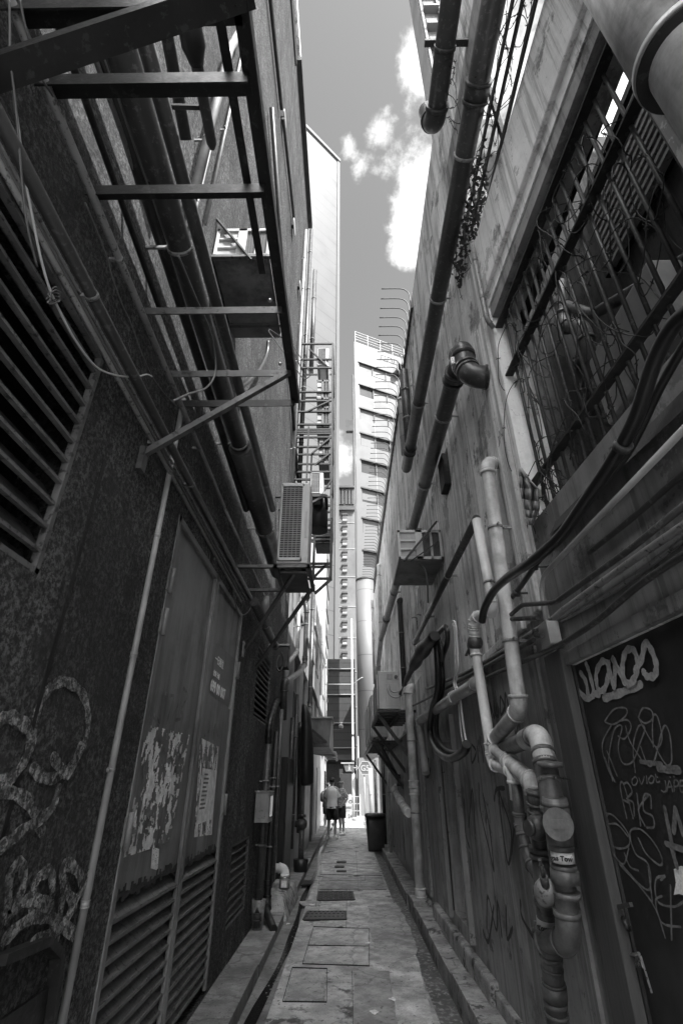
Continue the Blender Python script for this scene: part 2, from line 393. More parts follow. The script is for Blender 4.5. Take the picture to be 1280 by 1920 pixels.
def pipe(name, label, cat, pts, r, m, group=None, rad=None, elbows=True, clamps=(), collars=(), seg=16, ends=False, clampm='conduit', wall=None, em=None):
    """pts: corner points; clamps / collars: (segment index, fraction)."""
    pts = [V(p) for p in pts]
    root = thing(name, label, cat, pts[-1] if pts[-1].z < pts[0].z else pts[0], group)
    path, arcs = fillet(pts, rad or r * 2.2)
    MB().tube(path, r, seg).build('pipe_run', m, root)
    if elbows:
        for arc in arcs:
            if (arc[0] - arc[-1]).length < r * .8 or (arc[1] - arc[0]).angle(arc[-1] - arc[-2]) < .4: continue
            e = MB().tube(arc, r * 1.13, seg)
            for q, w in ((arc[0], arc[1] - arc[0]), (arc[-1], arc[-1] - arc[-2])): e.ring(q, w, r * 1.24, r * .45, seg)
            e.build('elbow', em or m, root)
    for i, t in collars:
        p = pts[i].lerp(pts[i + 1], t); d = pts[i + 1] - pts[i]
        c = MB().ring(p, d, r * 1.14, r * 1.6, seg)
        c.ring(p - d.normalized() * r * .7, d, r * 1.24, r * .3, seg).ring(p + d.normalized() * r * .7, d, r * 1.24, r * .3, seg)
        c.build('collar', em or m, root)
    for i, t in clamps:
        p = pts[i].lerp(pts[i + 1], t); d = pts[i + 1] - pts[i]
        c = MB().ring(p, d, r * 1.13, max(.018, r * .3), seg)
        if wall is not None:
            c.bar(p, V((wall, p.y, p.z)), .014, .02)
            c.cyl(p + V((0, -r * 1.2, 0)), p + V((0, -r * 1.2 - .02, 0)), .008, 6)
        c.build('clamp', clampm, root)
    return root
def line(name, label, cat, pts, r, m, group=None, smooth=True, seg=8, parent=None, fil=None):
    p = catmull(pts) if smooth and len(pts) > 2 else (fillet(pts, fil)[0] if fil else pts)
    o = MB().tube(p, r, seg).build(name, m, parent)
    if parent is None: tag(o, label, cat, group)
    return o
def slab_holes(m, x0, x1, ya, yb, za, zb, holes):
    """a wall slab between planes x0 (seen face) and x1 with rectangular openings and their reveals"""
    ys = sorted({ya, yb} | {min(max(h[i], ya), yb) for h in holes for i in (0, 1)}); zs = sorted({za, zb} | {min(max(h[i], za), zb) for h in holes for i in (2, 3)})
    for i in range(len(ys) - 1):
        for j in range(len(zs) - 1):
            cy, cz = (ys[i] + ys[i + 1]) / 2, (zs[j] + zs[j + 1]) / 2
            if any(h[0] < cy < h[1] and h[2] < cz < h[3] for h in holes): continue
            for x in (x0, x1): m.face([(x, ys[i], zs[j]), (x, ys[i + 1], zs[j]), (x, ys[i + 1], zs[j + 1]), (x, ys[i], zs[j + 1])])
    for h in list(holes) + [(ya, yb, za, zb)]:
        a, b, c, d = max(h[0], ya), min(h[1], yb), max(h[2], za), min(h[3], zb)
        m.face([(x0, a, c), (x1, a, c), (x1, a, d), (x0, a, d)]); m.face([(x0, b, c), (x1, b, c), (x1, b, d), (x0, b, d)])
        m.face([(x0, a, c), (x1, a, c), (x1, b, c), (x0, b, c)]); m.face([(x0, a, d), (x1, a, d), (x1, b, d), (x0, b, d)])
    return m
def strokes(name, fn, lists, width, m, parent, nrm, off=.004, smooth=True, px=True):
    """painted lines: thin ribbons on a surface; lists of photo points carried onto the wall by fn"""
    mb = MB(); nrm = V(nrm).normalized()
    for si, pts in enumerate(lists):
        P = [fn(x, y, off + si * .0013) for x, y in pts]
        if smooth and len(P) > 2: P = catmull(P, 5)
        n = len(P); prev = None
        for i in range(n):
            d = (P[min(i + 1, n - 1)] - P[max(i - 1, 0)]).normalized(); s = d.cross(nrm).normalized() * width / 2 * (1 + .18 * math.sin(i * 1.7))
            cur = (P[i] - s, P[i] + s)
            if prev: mb.face([prev[0], prev[1], cur[1], cur[0]])
            prev = cur
        for q in (P[0], P[-1]):        # round brush ends
            a = V((0, 0, 1)); b = nrm.cross(a).normalized()
            mb.face([q + nrm * .0006 + (a * math.cos(t) + b * math.sin(t)) * width / 2 for t in [2 * math.pi * k / 10 for k in range(10)]])
    return mb.build(name, m, parent, fix=False)
def text(s, size, org, ax, ay, m, parent, name='lettering', bold=0.0):
    cu = bpy.data.curves.new('t', 'FONT'); cu.body = s; cu.size = size; cu.resolution_u = 3; cu.offset = bold; cu.extrude = .0008
    to = bpy.data.objects.new('t', cu); COL.objects.link(to)
    dg = bpy.context.evaluated_depsgraph_get(); me = bpy.data.meshes.new_from_object(to.evaluated_get(dg))
    bpy.data.objects.remove(to); bpy.data.curves.remove(cu)
    ax, ay = V(ax).normalized(), V(ay).normalized(); az = ax.cross(ay); org = V(org)
    for v in me.vertices: v.co = org + ax * v.co.x + ay * v.co.y + az * v.co.z
    me.name = name; me.materials.clear(); me.materials.append(M[m])
    o = bpy.data.objects.new(name, me); COL.objects.link(o)
    o.parent = parent; o.matrix_parent_inverse = Matrix.Translation(-ORG[parent]); ORG[o] = V((0, 0, 0))
    return o
# ================================================================== GROUND
def struct(mb, name, m): return tag(mb.build(name, m), kind='structure')
struct(MB().box((-300, -60, -.30), (300, 900, -.10)), 'ground', 'street')
def sheet(name, x0, x1, y0, y1, z, m, th=.1, n=0, wob=0):
    return struct(MB().box((x0, y0, z - th), (x1, y1, z)), name, m)
sheet('alley_paving', -.62, .67, -5, 27.9, 0, 'paving')
sheet('gutter_left', -.84, -.62, -5, 27.9, -.035, 'gutterl', .06)
sheet('gutter_right', .67, .86, -5, 27.9, -.035, 'gutter', .06)
sheet('road', -40, 40, 27.9, 60, -.004, 'street', .09)
def irregular(name, pts, z, m, wob=.02, sub=6, seed=0):
    """a patch of other paving with an uneven outline"""
    rnd = random.Random(seed); P = []
    for i in range(len(pts)):
        a, b = V(pts[i]), V(pts[(i + 1) % len(pts)])
        for j in range(sub):
            p = a.lerp(b, j / sub); P.append(V((p.x + rnd.uniform(-wob, wob), p.y + rnd.uniform(-wob, wob) * 2, z)))
    mb = MB(); mb.face(P); i = len(P)
    for j in range(i):
        a, b = P[j], P[(j + 1) % i]; mb.face([a, b, b - V((0, 0, .01)), a - V((0, 0, .01))])
    return struct(mb, name, m)
def gp(l): return [G(x, y) for x, y in l]
irregular('paving_patch', gp([(690, 1700), (742, 1693), (770, 1740), (782, 1790), (722, 1812), (705, 1782), (690, 1745)]), .005, 'patchl', .018, 7, 1)
irregular('paving_patch', gp([(600, 1672), (712, 1672), (738, 1700), (770, 1760), (790, 1830), (812, 1920), (800, 2000), (730, 1990), (700, 1810), (650, 1800), (648, 1735), (600, 1730)]), .0035, 'slab', .012, 6, 2)
irregular('paving_patch', gp([(662, 1822), (728, 1822), (742, 1905), (745, 1990), (660, 1990)]), .0075, 'patchd', .012, 6, 3)
irregular('paving_patch', gp([(560, 1690), (602, 1690), (600, 1699), (566, 1699)]), .006, 'patchl', .012, 6, 4)
irregular('paving_patch', gp([(600, 1600), (700, 1598), (712, 1640), (604, 1640)]), .0035, 'slab', .01, 6, 5)
irregular('paving_patch', gp([(604, 1645), (716, 1645), (724, 1668), (596, 1668)]), .004, 'patchd', .01, 6, 6)
# slab joints and covers set in the paving
def slabset(name, corners, z, m, gap=.012):
    c = gp(corners); ctr = sum(c, V()) / 4
    return struct(MB().hexa([V((p.x, p.y, z - .02)) for p in c] + [V((p.x, p.y, z)) for p in c]), name, m)
def joint(pts, w=.005):
    mb = MB(); P = [G(x, y, .0) for x, y in pts]
    for a, b in zip(P[:-1], P[1:]): mb.bar(a + V((0, 0, .0035)), b + V((0, 0, .0035)), w, .009)
    return mb
jm = MB()
for l in ([(588, 1738), (692, 1742), (692, 1812), (567, 1808), (588, 1738)], [(578, 1773), (691, 1775)], [(660, 1822), (663, 1990)], [(548, 1815), (613, 1817), (612, 1880), (530, 1879), (548, 1815)],
          [(650, 1668), (649, 1742)], [(604, 1598), (600, 1640), (592, 1700)], [(667, 1596), (672, 1670)], [(600, 1640), (716, 1642)], [(598, 1668), (724, 1668)], [(618, 1652), (684, 1652), (685, 1642)], [(602, 1620), (706, 1620)]):
    s = joint(l); k0 = len(jm.v); jm.v += s.v; jm.f += [tuple(i + k0 for i in f) for f in s.f]; jm.sm += s.sm
struct(jm, 'paving_joints', 'wet')
slabset('paving_slab', [(533, 1877), (609, 1878), (611, 1819), (550, 1817)], .006, 'aggregate')
slabset('paving_slab', [(581, 1770), (689, 1772), (689, 1744), (590, 1740)], .006, 'slab')
slabset('paving_slab', [(570, 1805), (689, 1809), (690, 1777), (580, 1775)], .0065, 'slab')
# the wet groove that wanders down the left gutter
mb = MB(); prev = None
for i in range(90):
    y = 3.0 + i * .27; x = -.70 + .035 * math.sin(y * 1.1) - .03 * math.sin(y * .43); w = .035 + .012 * math.sin(y * 2.7)
    cur = (V((x - w, y, -.031)), V((x + w, y, -.031)))
    if prev: mb.face([prev[0], prev[1], cur[1], cur[0]])
    prev = cur
struct(mb, 'gutter_water', 'wet')
mb = MB(); y = -4.0; rnd = random.Random(4)
while y < 27.5:
    ln = rnd.uniform(1.3, 2.2); mb.box((-1.2, y, -.1), (-.845 - rnd.uniform(0, .012), y + ln - .008, .055 + rnd.uniform(-.006, .006))); y += ln
struct(mb, 'left_kerb', 'kerbl')
mb = MB(); y = -4.0
while y < 27.5:
    ln = rnd.uniform(.9, 1.6); mb.box((.875 + rnd.uniform(0, .02), y, -.1), (1.2, y + ln - .01, .095 + rnd.uniform(-.015, .012))); y += ln
struct(mb, 'right_kerb', 'kerb')

# ================================================================== LEFT BUILDINGS
A = thing('stucco_building', 'tall pebble-dashed building with steel doors and louvred vents along the left of the alley', 'building', (-5, 4, 0))
holes = [(.2, 1.745, 2.235, 3.35),          # big louvred opening
         (3.02, 5.36, .08, 3.20),           # double door
         (5.95, 6.95, .34, 1.02),           # low vent
         (6.55, 7.75, 2.27, 3.15)]          # high vent
mb = slab_holes(MB(), XL, XL - .3, -4, 9.6, 0, 17.4, holes + [(-5, .25, 4.9, 18)])
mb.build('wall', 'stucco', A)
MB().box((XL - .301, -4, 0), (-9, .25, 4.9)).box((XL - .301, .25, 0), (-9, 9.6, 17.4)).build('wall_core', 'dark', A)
# roof-edge trims seen against the sky
MB().box((XL - .1, .25, 17.4), (XL + .07, 9.6, 17.75)).build('parapet', 'plaster2', A)
MB().box((XL - .05, .3, 16.4), (XL + .035, 5.3, 16.55)).box((XL - .05, 5.4, 17.0), (XL + .12, 9.6, 17.2)).build('cornice', 'black', A)
for i, (ya, yb, za, zb, n) in enumerate(((.2, 1.745, 2.235, 3.35, 11), (5.95, 6.95, .34, 1.02, 9), (6.55, 7.75, 2.27, 3.15, 12))):
    mb = MB(); rr = random.Random(i)
    for j in range(n):
        z = za + (j + .5) * (zb - za) / n; d = .4 * (zb - za) / n
        mb.hexa([(XL - .05, ya, z - d - .006), (XL - .012, ya, z - d - .006 - .02), (XL - .012, yb, z - d - .026), (XL - .05, yb, z - d - .006), (XL - .11, ya, z + d), (XL - .10, ya, z + d + .008), (XL - .10, yb, z + d + .008), (XL - .11, yb, z + d)])
        mb.bar((XL - .018, ya, z - d - .02), (XL - .018, yb, z - d - .02), .022, .014, (0, 0, 1))
    v = mb.build('louvre_vent', 'louvre', A)
    f = MB()
    for a, b in (((ya, za), (yb, za)), ((ya, zb), (yb, zb)), ((ya, za), (ya, zb)), ((yb, za), (yb, zb))): f.bar((XL - .02, a[0], a[1]), (XL - .02, b[0], b[1]), .05, .03, (1, 0, 0))
    f.build('vent_frame', 'louvre', v)
    MB().box((XL - .22, ya, za), (XL - .24, yb, zb)).build('vent_back', 'black', v)
# groove in the render
MB().box((XL - .001, 1.95, .02), (XL + .0035, 1.975, 2.9)).build('render_joint', 'black', A)
# double steel door with louvred lower halves
def door_leaf(ya, yb, zp, nm):
    d = MB().box((XL - .02, ya + .015, zp), (XL - .06, yb - .015, 3.19)).build('steel_door', 'doormetal', A)
    f = MB()
    for yy in (ya + .03, yb - .03): f.box((XL - .02, yy - .025, .1), (XL + .006, yy + .025, 3.19))
    f.box((XL - .019, ya, 3.14), (XL + .006, yb, 3.19)).build('door_frame', 'doormetal', d, bevel=.004)
    m = MB(); n = nm
    for j in range(n):
        z = .16 + (j + .5) * (zp - .18) / n; h = (zp - .18) / n * .42
        m.hexa([(XL - .09, ya + .05, z + h), (XL - .085, ya + .05, z + h + .008), (XL - .085, yb - .05, z + h + .008), (XL - .09, yb - .05, z + h), (XL - .02, ya + .05, z - h), (XL - .008, ya + .05, z - h + .004), (XL - .008, yb - .05, z - h + .004), (XL - .02, yb - .05, z - h)][:8])
        m.bar((XL - .012, ya + .05, z - h), (XL - .012, yb - .05, z - h), .02, .016, (0, 0, 1))
    m.build('louvre_panel', 'louvre', d)
    MB().box((XL - .15, ya, .08), (XL - .16, yb, zp + .05)).build('louvre_back', 'black', d)
    # ragged rusty lower edge of the sheet
    e = MB(); rr = random.Random(nm); y = ya + .05
    while y < yb - .06:
        w = rr.uniform(.015, .05); e.box((XL - .0165, y, zp - rr.uniform(0, .03)), (XL - .0145, min(y + w, yb - .05), zp + rr.uniform(.005, .05))); y += w
    e.build('rust_edge', 'black', d)
    return d
D1 = door_leaf(3.02, 4.19, 1.045, 11); D2 = door_leaf(4.19, 5.36, 1.045, 12)
for yy, zz in ((3.04, 2.62), (3.04, 2.35), (3.04, 1.25), (5.33, 2.5), (5.33, 1.3)):
    MB().cyl((XL + .02, yy, zz), (XL + .02, yy, zz + .17), .016, 10).box((XL - .01, yy - .03, zz + .02), (XL + .012, yy + .03, zz + .15)).build('hinge', 'doormetal', D1 if yy < 4 else D2)
# pasted paper: torn remains in vertical strips
def torn(parent, fn, quad, nu, nv, seed, thr, m='paperw', off=.003, keep=.0):
    """what is left of a pasted sheet: a fine grid of the sheet with the torn-off cells missing"""
    mb = MB(); tl, tr, br, bl = [V((x, y, 0)) for x, y in quad]
    for i in range(nu):
        for j in range(nv):
            u, v = (i + .5) / nu, (j + .5) / nv
            n = mnoise.fractal(V((u * 7 + seed, v * 3.2, seed * .7)), .75, 2.1, 6) * .6 + mnoise.noise(V((u * 26, v * 14, seed))) * .5 + mnoise.noise(V((u * 60, v * 40, seed))) * .2
            edge = max(0, 1 - min(u, 1 - u) / .05) * .35 + max(0, 1 - (1 - v) / .14) * .55 + max(0, 1 - abs(u - .42) / .03) * .5 + max(0, 1 - v / .05) * .3
            if n + edge * .62 + keep < thr: continue
            q = []
            for a_, b_ in ((0, 0), (1, 0), (1, 1), (0, 1)):
                uu, vv = (i + a_) / nu, (j + b_) / nv; p = tl.lerp(tr, uu).lerp(bl.lerp(br, uu), vv)
                q.append(fn(p.x, p.y, off + .004 * abs(mnoise.noise(V((uu * 9, vv * 9, seed))))))
            mb.face(q)
    return mb.build('poster_remains', m, parent, fix=False)
DL = lambda x, y, o=0: L(x, y, -.02 + o)
torn(D1, DL, [(241, 1350), (356, 1378), (318, 1580), (202, 1618)], 110, 110, 3, .03)
torn(D1, DL, [(241, 1350), (356, 1378), (318, 1580), (202, 1618)], 70, 60, 9, .26, 'paperg', .009)
torn(D2, DL, [(376, 1383), (410, 1400), (397, 1565), (364, 1570)], 45, 100, 5, .08)
torn(D1, DL, [(286, 1588), (299, 1592), (296, 1632), (283, 1628)], 14, 24, 8, -.4)
def poster(parent, pts, m, name='poster'):
    mb = MB(); mb.face([DL(x, y, .0035) for x, y in pts]); return mb.build(name, m, parent, fix=False)
ps = poster(D2, [(405, 1205), (443, 1238), (430, 1328), (392, 1298)], 'paperg', 'rental_sticker')
text('一日租位', .085, DL(403, 1240, .006), (0, 1, 0), (0, 0, 1), 'inkw', ps)
text('699 00 007', .125, DL(394, 1293, .006), (0, 1, 0), (0, 0, 1), 'inkw', ps, bold=.004)
text('倉庫 分租', .055, DL(400, 1265, .006), (0, 1, 0), (0, 0, 1), 'inkw', ps)
p2 = poster(D2, [(443, 1243), (450, 1252), (437, 1334), (428, 1328)], 'paperw')
poster(D2, [(447, 1214), (455, 1220), (453, 1245), (446, 1242)], 'paperw')
pn = poster(D2, [(380, 1440), (407, 1445), (399, 1535), (368, 1547)], 'paperw', 'notice_sheet')
mb = MB()
for k in range(9):
    a = DL(384 - k * 1.2, 1450 + k * 8, .005); mb.box((a.x, a.y, a.z), (a.x + .0008, a.y + .16 * (1 - .3 * (k % 3 == 0)), a.z - .014))
mb.build('printed_lines', 'paperg', pn)
# faded dark tags on the door, pale tags on the render
strokes('graffiti', DL, [[(254, 1310), (262, 1340), (280, 1355), (300, 1362)], [(281, 1318), (280, 1345), (288, 1352)], [(293, 1305), (288, 1335), (300, 1355)], [(300, 1355), (303, 1312), (310, 1300), (316, 1310), (312, 1355)],
                           [(318, 1305), (326, 1308), (314, 1350)], [(326, 1318), (318, 1352)], [(334, 1322), (318, 1358)], [(344, 1290), (352, 1305), (340, 1330), (344, 1345), (330, 1350)]], .022, 'board', D1, (1, 0, 0))
strokes('graffiti', DL, [[(384, 1380), (386, 1355), (392, 1352), (393, 1368), (386, 1378)], [(400, 1385), (404, 1358), (408, 1380)], [(412, 1382), (418, 1355)]], .02, 'board', D2, (1, 0, 0))
strokes('graffiti', L, [[(60, 1400), (72, 1330), (100, 1285), (130, 1280), (160, 1310), (165, 1370), (140, 1430), (95, 1460), (62, 1440)],
                        [(0, 1480), (50, 1500), (80, 1560)],
                        [(15, 1720), (20, 1640), (40, 1620), (45, 1660), (22, 1700)], [(60, 1700), (70, 1650), (95, 1635), (98, 1680), (80, 1720)], [(105, 1770), (118, 1680), (120, 1620), (150, 1640), (158, 1700)],
                        [(10, 1760), (80, 1715), (150, 1760)],
                        [(0, 1350), (25, 1345), (55, 1370), (50, 1420), (20, 1460), (0, 1465)], [(100, 1420), (130, 1450), (150, 1400)], [(30, 1700), (60, 1685), (95, 1700)], [(0, 1590), (40, 1560), (95, 1520), (110, 1480)], [(118, 1650), (140, 1690), (165, 1640)], [(60, 1770), (110, 1740), (140, 1700)]], .045, 'sprayg', A, (1, 0, 0), .003)
# framed hatch at bottom left
h = MB()
for a, b in (((0, 1800), (85, 1765)), ((85, 1765), (108, 1790)), ((108, 1790), (92, 1915))): h.bar(L(*a, .02), L(*b, .02), .05, .03)
hq = h.build('hatch_frame', 'black', A)
MB().box(L(0, 1920, -.0) + V((0, -.6, -.2)), L(95, 1850, .012)).build('hatch_panel', 'black', A)

# second, lower building further on with pale rear facade and windows
B = thing('rear_facade_building', 'lower pale building with tall windows beyond the stucco one on the left', 'building', (-5, 18, 0))
wh = []
for y0 in (11.2, 13.6, 16.0, 18.6, 21.4, 24.2):
    wh += [(y0, y0 + 1.5, 2.7, 4.2), (y0, y0 + 1.5, 5.2, 6.7)]
slab_holes(MB(), XL, XL - .25, 9.6, 27.6, 0, 7.6, wh).build('wall', 'facadeb', B)
MB().box((XL - .251, 9.6, 0), (-8, 27.6, 7.6)).build('wall_core', 'facadeg', B)
for (a, b, c, d) in wh:
    w = MB().box((XL - .16, a, c), (XL - .17, b, d)).build('window', 'glass', B)
    f = MB()
    for k in range(5): f.bar((XL - .10, a + (b - a) * k / 4, c), (XL - .10, a + (b - a) * k / 4, d), .035, .035)
    for zz in (c + .02, (c + d) / 2, d - .02): f.bar((XL - .10, a, zz), (XL - .10, b, zz), .035, .035, (1, 0, 0))
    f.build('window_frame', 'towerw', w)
    MB().box((XL, a - .05, c - .07), (XL + .05, b + .05, c)).build('sill', 'facadeb', w)
# taller slice at the alley's mouth
B2 = thing('corner_block', 'taller grey block with stacked windows at the left mouth of the alley', 'building', (-5, 31, 0))
MB().box((XL - .06, 27.62, 0), (-8, 31.5, 15.2)).build('wall', 'facadeg', B2)
for k in range(9):
    z = 1.2 + k * 1.55
    w = MB().box((XL - .06, 28.1, z), (XL - .045, 30.9, z + .95)).build('window', 'glass', B2)
    MB().box((XL - .06, 27.9, z - .1), (XL + .02, 31.1, z - .03)).build('sill', 'towerw', w)

# ================================================================== RIGHT BUILDING
RB = thing('plaster_building', 'stained plaster building with barred opening and dark painted door along the right of the alley', 'building', (5, 8, 0))
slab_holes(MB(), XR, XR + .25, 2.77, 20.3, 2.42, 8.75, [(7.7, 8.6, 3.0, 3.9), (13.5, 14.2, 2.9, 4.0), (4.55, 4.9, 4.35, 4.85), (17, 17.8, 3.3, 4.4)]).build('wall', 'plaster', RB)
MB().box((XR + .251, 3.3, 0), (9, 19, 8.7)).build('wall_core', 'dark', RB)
MB().box((XR + .251, 19, 0), (XR + .5, 20.3, 8.7)).build('wall_core', 'plaster', RB)
slab_holes(MB(), XR, XR + .25, 2.77, 20.3, 0, 2.42, [(5.78, 6.75, .36, 2.0)]).build('lower_wall', 'hoard', RB)
MB().box((XR + .2, 5.7, .3), (XR + .24, 6.8, 2.05)).build('recess_back', 'black', RB)
# sheets and battens of the lower wall
rr = random.Random(9)
y = 3.0
while y < 19:
    w = rr.uniform(.8, 1.9)
    if not (5.0 < y < 7.0 or 5.0 < y + w < 7.0):
        MB().box((XR - rr.uniform(.012, .03), y, .18 + rr.uniform(0, .08)), (XR + .01, y + w - .03, 2.1 + rr.uniform(0, .2))).build('sheet_panel', rr.choice(['hoard', 'board', 'hoard']), RB)
    y += w
for ya in (6.75, 5.70): MB().box((XR - .05, ya, .3), (XR + .02, ya + .08, 2.2)).build('door_post', 'board', RB, bevel=.005)
MB().box((XR - .07, 5.0, .05), (XR + .24, 7.9, .24)).build('plinth', 'kerb', RB, bevel=.02)
MB().box((XR - .04, 2.77, .05), (XR + .01, 5.0, .2)).build('plinth', 'kerb', RB, bevel=.01)
# stepped ledge line of the plaster above the hoarding
MB().box((XR - .035, 3.1, 2.40), (XR + .01, 20.2, 2.46)).build('ledge', 'plaster', RB, bevel=.008)
# thin parapet above the strip opening, near end
MB().box((XR, -3, 6.44), (XR + .03, .4, 8.35)).box((XR, .401, 6.44), (XR + .03, 2.768, 8.75)).build('parapet', 'plaster', RB)
MB().box((XR - .03, -3, 6.9), (XR + .0, 3.0, 7.35)).build('parapet_band', 'hoard', RB)
for (y0, y1, z0, z1, t) in ((-3, 2.76, 5.602, 5.66, .004), (-3, 2.76, 5.90, 5.96, .004), (-3, 2.76, 6.16, 6.22, .004)):
    MB().box((XR + .01, y0, z0), (XR + .02 + t, y1, z1)).build('strip_rail', 'black', RB)
for yy in (-.4, 1.0, 1.9, 2.6): MB().box((XR + .03, yy, 5.6), (XR + .06, yy + .04, 6.46)).build('strip_post', 'black', RB)
# near wall: door, opening with bars, beam, pillar (swings out a little towards the camera)
nh = [(1.0, 2.70, 2.93, 4.845), (.35, 2.60, -.02, 2.075)]
slab_holes(MB(), XR, XR + .22, -3, 2.77, 0, 4.95, nh).shear().build('near_wall', 'plaster2', RB)
MB().box((XR - .03, -3, 4.952), (XR + .2, 2.765, 5.60)).shear().build('beam', 'plaster2', RB, bevel=.012)
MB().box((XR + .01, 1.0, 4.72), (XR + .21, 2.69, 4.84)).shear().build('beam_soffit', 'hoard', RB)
MB().box((XR - .035, 2.775, 2.42), (XR + .0, 3.0, 4.85)).build('pilaster', 'plaster', RB, bevel=.01)
mb = MB().box((XR - .012, -2.9, 2.12), (XR + .0, 2.7, 2.92)).shear().build('wall_skin', 'board', RB)
# timber door post and lintel
MB().box((XR - .045, 2.60, 0.0), (XR + .05, 2.80, 2.16)).shear().build('timber_post', 'wood', RB, bevel=.006)
MB().box((XR - .03, -1, 2.077), (XR + .05, 2.60, 2.14)).shear().build('door_lintel', 'board', RB, bevel=.005)
MB().box((XR - .001, 2.588, 0), (XR + .235, 2.603, 2.08)).shear().build('door_jamb', 'doorblack', RB)
DR = MB().box((XR + .012, .35, .0), (XR + .06, 2.598, 2.073)).shear().build('black_door', 'doorblack', RB)
ND = lambda x, y, o=0: NR(x, y, -.012 + o)
nn = (-1, -KN, 0)
# tags on the door
W = [[(1064, 1264), (1080, 1290), (1100, 1310), (1098, 1280), (1088, 1262)], [(1100, 1310), (1112, 1300), (1104, 1262), (1098, 1245)], [(1112, 1300), (1122, 1302)],
     [(1140, 1245), (1128, 1240), (1117, 1262), (1120, 1292), (1132, 1292), (1140, 1262), (1139, 1240), (1144, 1268), (1150, 1288)],
     [(1150, 1288), (1152, 1250), (1146, 1232), (1158, 1255), (1170, 1280)], [(1170, 1280), (1166, 1250), (1172, 1222), (1186, 1218), (1194, 1240), (1190, 1268), (1178, 1282), (1168, 1272)],
     [(1190, 1258), (1202, 1235), (1208, 1206), (1218, 1215), (1229, 1245), (1226, 1266), (1212, 1268), (1206, 1260)]]
strokes('tag_lettering', ND, W, .030, 'spray', DR, nn)
strokes('tag_lettering', ND, [[(1132, 1309), (1160, 1300), (1200, 1283)]], .034, 'spray', DR, nn)
strokes('marker_tag', ND, [[(1133, 1352), (1150, 1330), (1172, 1328), (1172, 1342), (1150, 1358), (1134, 1354)], [(1145, 1360), (1128, 1395), (1136, 1435), (1152, 1466), (1140, 1430), (1150, 1370), (1165, 1362), (1158, 1400), (1166, 1430), (1185, 1428), (1200, 1390), (1208, 1365), (1196, 1362), (1186, 1400), (1190, 1448)],
    [(1160, 1352), (1176, 1350), (1182, 1365), (1170, 1385), (1158, 1380)], [(1172, 1362), (1180, 1390), (1202, 1425)], [(1196, 1345), (1204, 1328), (1220, 1332), (1222, 1348), (1208, 1356), (1198, 1348)], [(1196, 1345), (1206, 1365), (1228, 1400), (1240, 1385), (1232, 1345), (1224, 1342), (1222, 1370), (1224, 1400)],
    [(1228, 1400), (1238, 1420), (1250, 1435), (1258, 1425), (1255, 1380), (1246, 1360), (1238, 1378), (1226, 1425), (1214, 1435), (1200, 1400)], [(1133, 1420), (1148, 1464)], [(1137, 1408), (1156, 1455)]], .007, 'chalk', DR, nn)
strokes('marker_tag', ND, [[(1200, 1428), (1240, 1433)], [(1233, 1443), (1252, 1446), (1272, 1448)], [(1232, 1440), (1270, 1440), (1272, 1448)]], .016, 'chalk', DR, nn)
strokes('marker_tag', ND, [[(1174, 1534), (1162, 1478), (1168, 1470), (1186, 1534)], [(1168, 1500), (1180, 1506)], [(1168, 1470), (1176, 1468), (1184, 1485), (1174, 1498), (1186, 1505), (1188, 1530)], [(1193, 1488), (1200, 1548)], [(1215, 1490), (1196, 1518), (1208, 1548)],
    [(1220, 1515), (1218, 1492), (1206, 1492), (1206, 1520), (1222, 1530), (1225, 1550), (1212, 1552)]], .008, 'chalk', DR, nn)
strokes('marker_tag', ND, [[(1135, 1525), (1150, 1530), (1175, 1560), (1178, 1585), (1155, 1590), (1136, 1570), (1130, 1540), (1140, 1526)], [(1132, 1548), (1155, 1545), (1176, 1568)], [(1138, 1545), (1150, 1600), (1168, 1620), (1178, 1590)], [(1128, 1592), (1140, 1590), (1160, 1615), (1200, 1660), (1218, 1665), (1214, 1620), (1190, 1600), (1180, 1560), (1200, 1555), (1225, 1580), (1240, 1610), (1235, 1622), (1210, 1600), (1196, 1572)],
    [(1160, 1620), (1220, 1690), (1246, 1758)], [(1214, 1625), (1222, 1690)], [(1170, 1600), (1180, 1625), (1196, 1632)], [(1238, 1650), (1246, 1642), (1228, 1650), (1232, 1690), (1262, 1700), (1280, 1690)], [(1240, 1680), (1228, 1690), (1240, 1730), (1275, 1738)], [(1256, 1660), (1258, 1762)]], .0075, 'chalk', DR, nn)
strokes('marker_tag', ND, [[(1245, 1515), (1262, 1600)], [(1265, 1516), (1262, 1560)], [(1265, 1516), (1280, 1565)], [(1248, 1582), (1285, 1595)], [(1256, 1585), (1268, 1625)]], .02, 'chalk', DR, nn)
dz = (0, 0, 1); dy = V((KN, -1, 0)).normalized()
strokes('marker_letters', ND, [[(1190, 1456), (1184, 1462), (1185, 1471), (1191, 1471), (1194, 1463), (1190, 1456)], [(1197, 1459), (1202, 1470), (1207, 1456)], [(1211, 1455), (1212, 1469)], [(1220, 1454), (1215, 1461), (1217, 1468), (1223, 1467), (1225, 1458), (1220, 1454)], [(1228, 1452), (1230, 1466), (1236, 1465)], [(1231, 1457), (1232, 1457.5)]], .0055, 'chalk', DR, nn)
strokes('marker_letters', ND, [[(1246, 1464), (1248, 1480), (1244, 1485), (1239, 1482)], [(1249, 1484), (1254, 1464), (1260, 1484)], [(1251, 1476), (1259, 1475)], [(1263, 1484), (1263, 1464), (1270, 1465), (1270, 1473), (1264, 1475)], [(1281, 1464), (1274, 1465), (1275, 1484), (1283, 1483)], [(1274, 1474), (1281, 1473)], [(1255, 1457), (1256, 1457.5)], [(1262, 1456), (1263, 1456.5)]], .0055, 'chalk', DR, nn)
q = MB(); rr = random.Random(2)
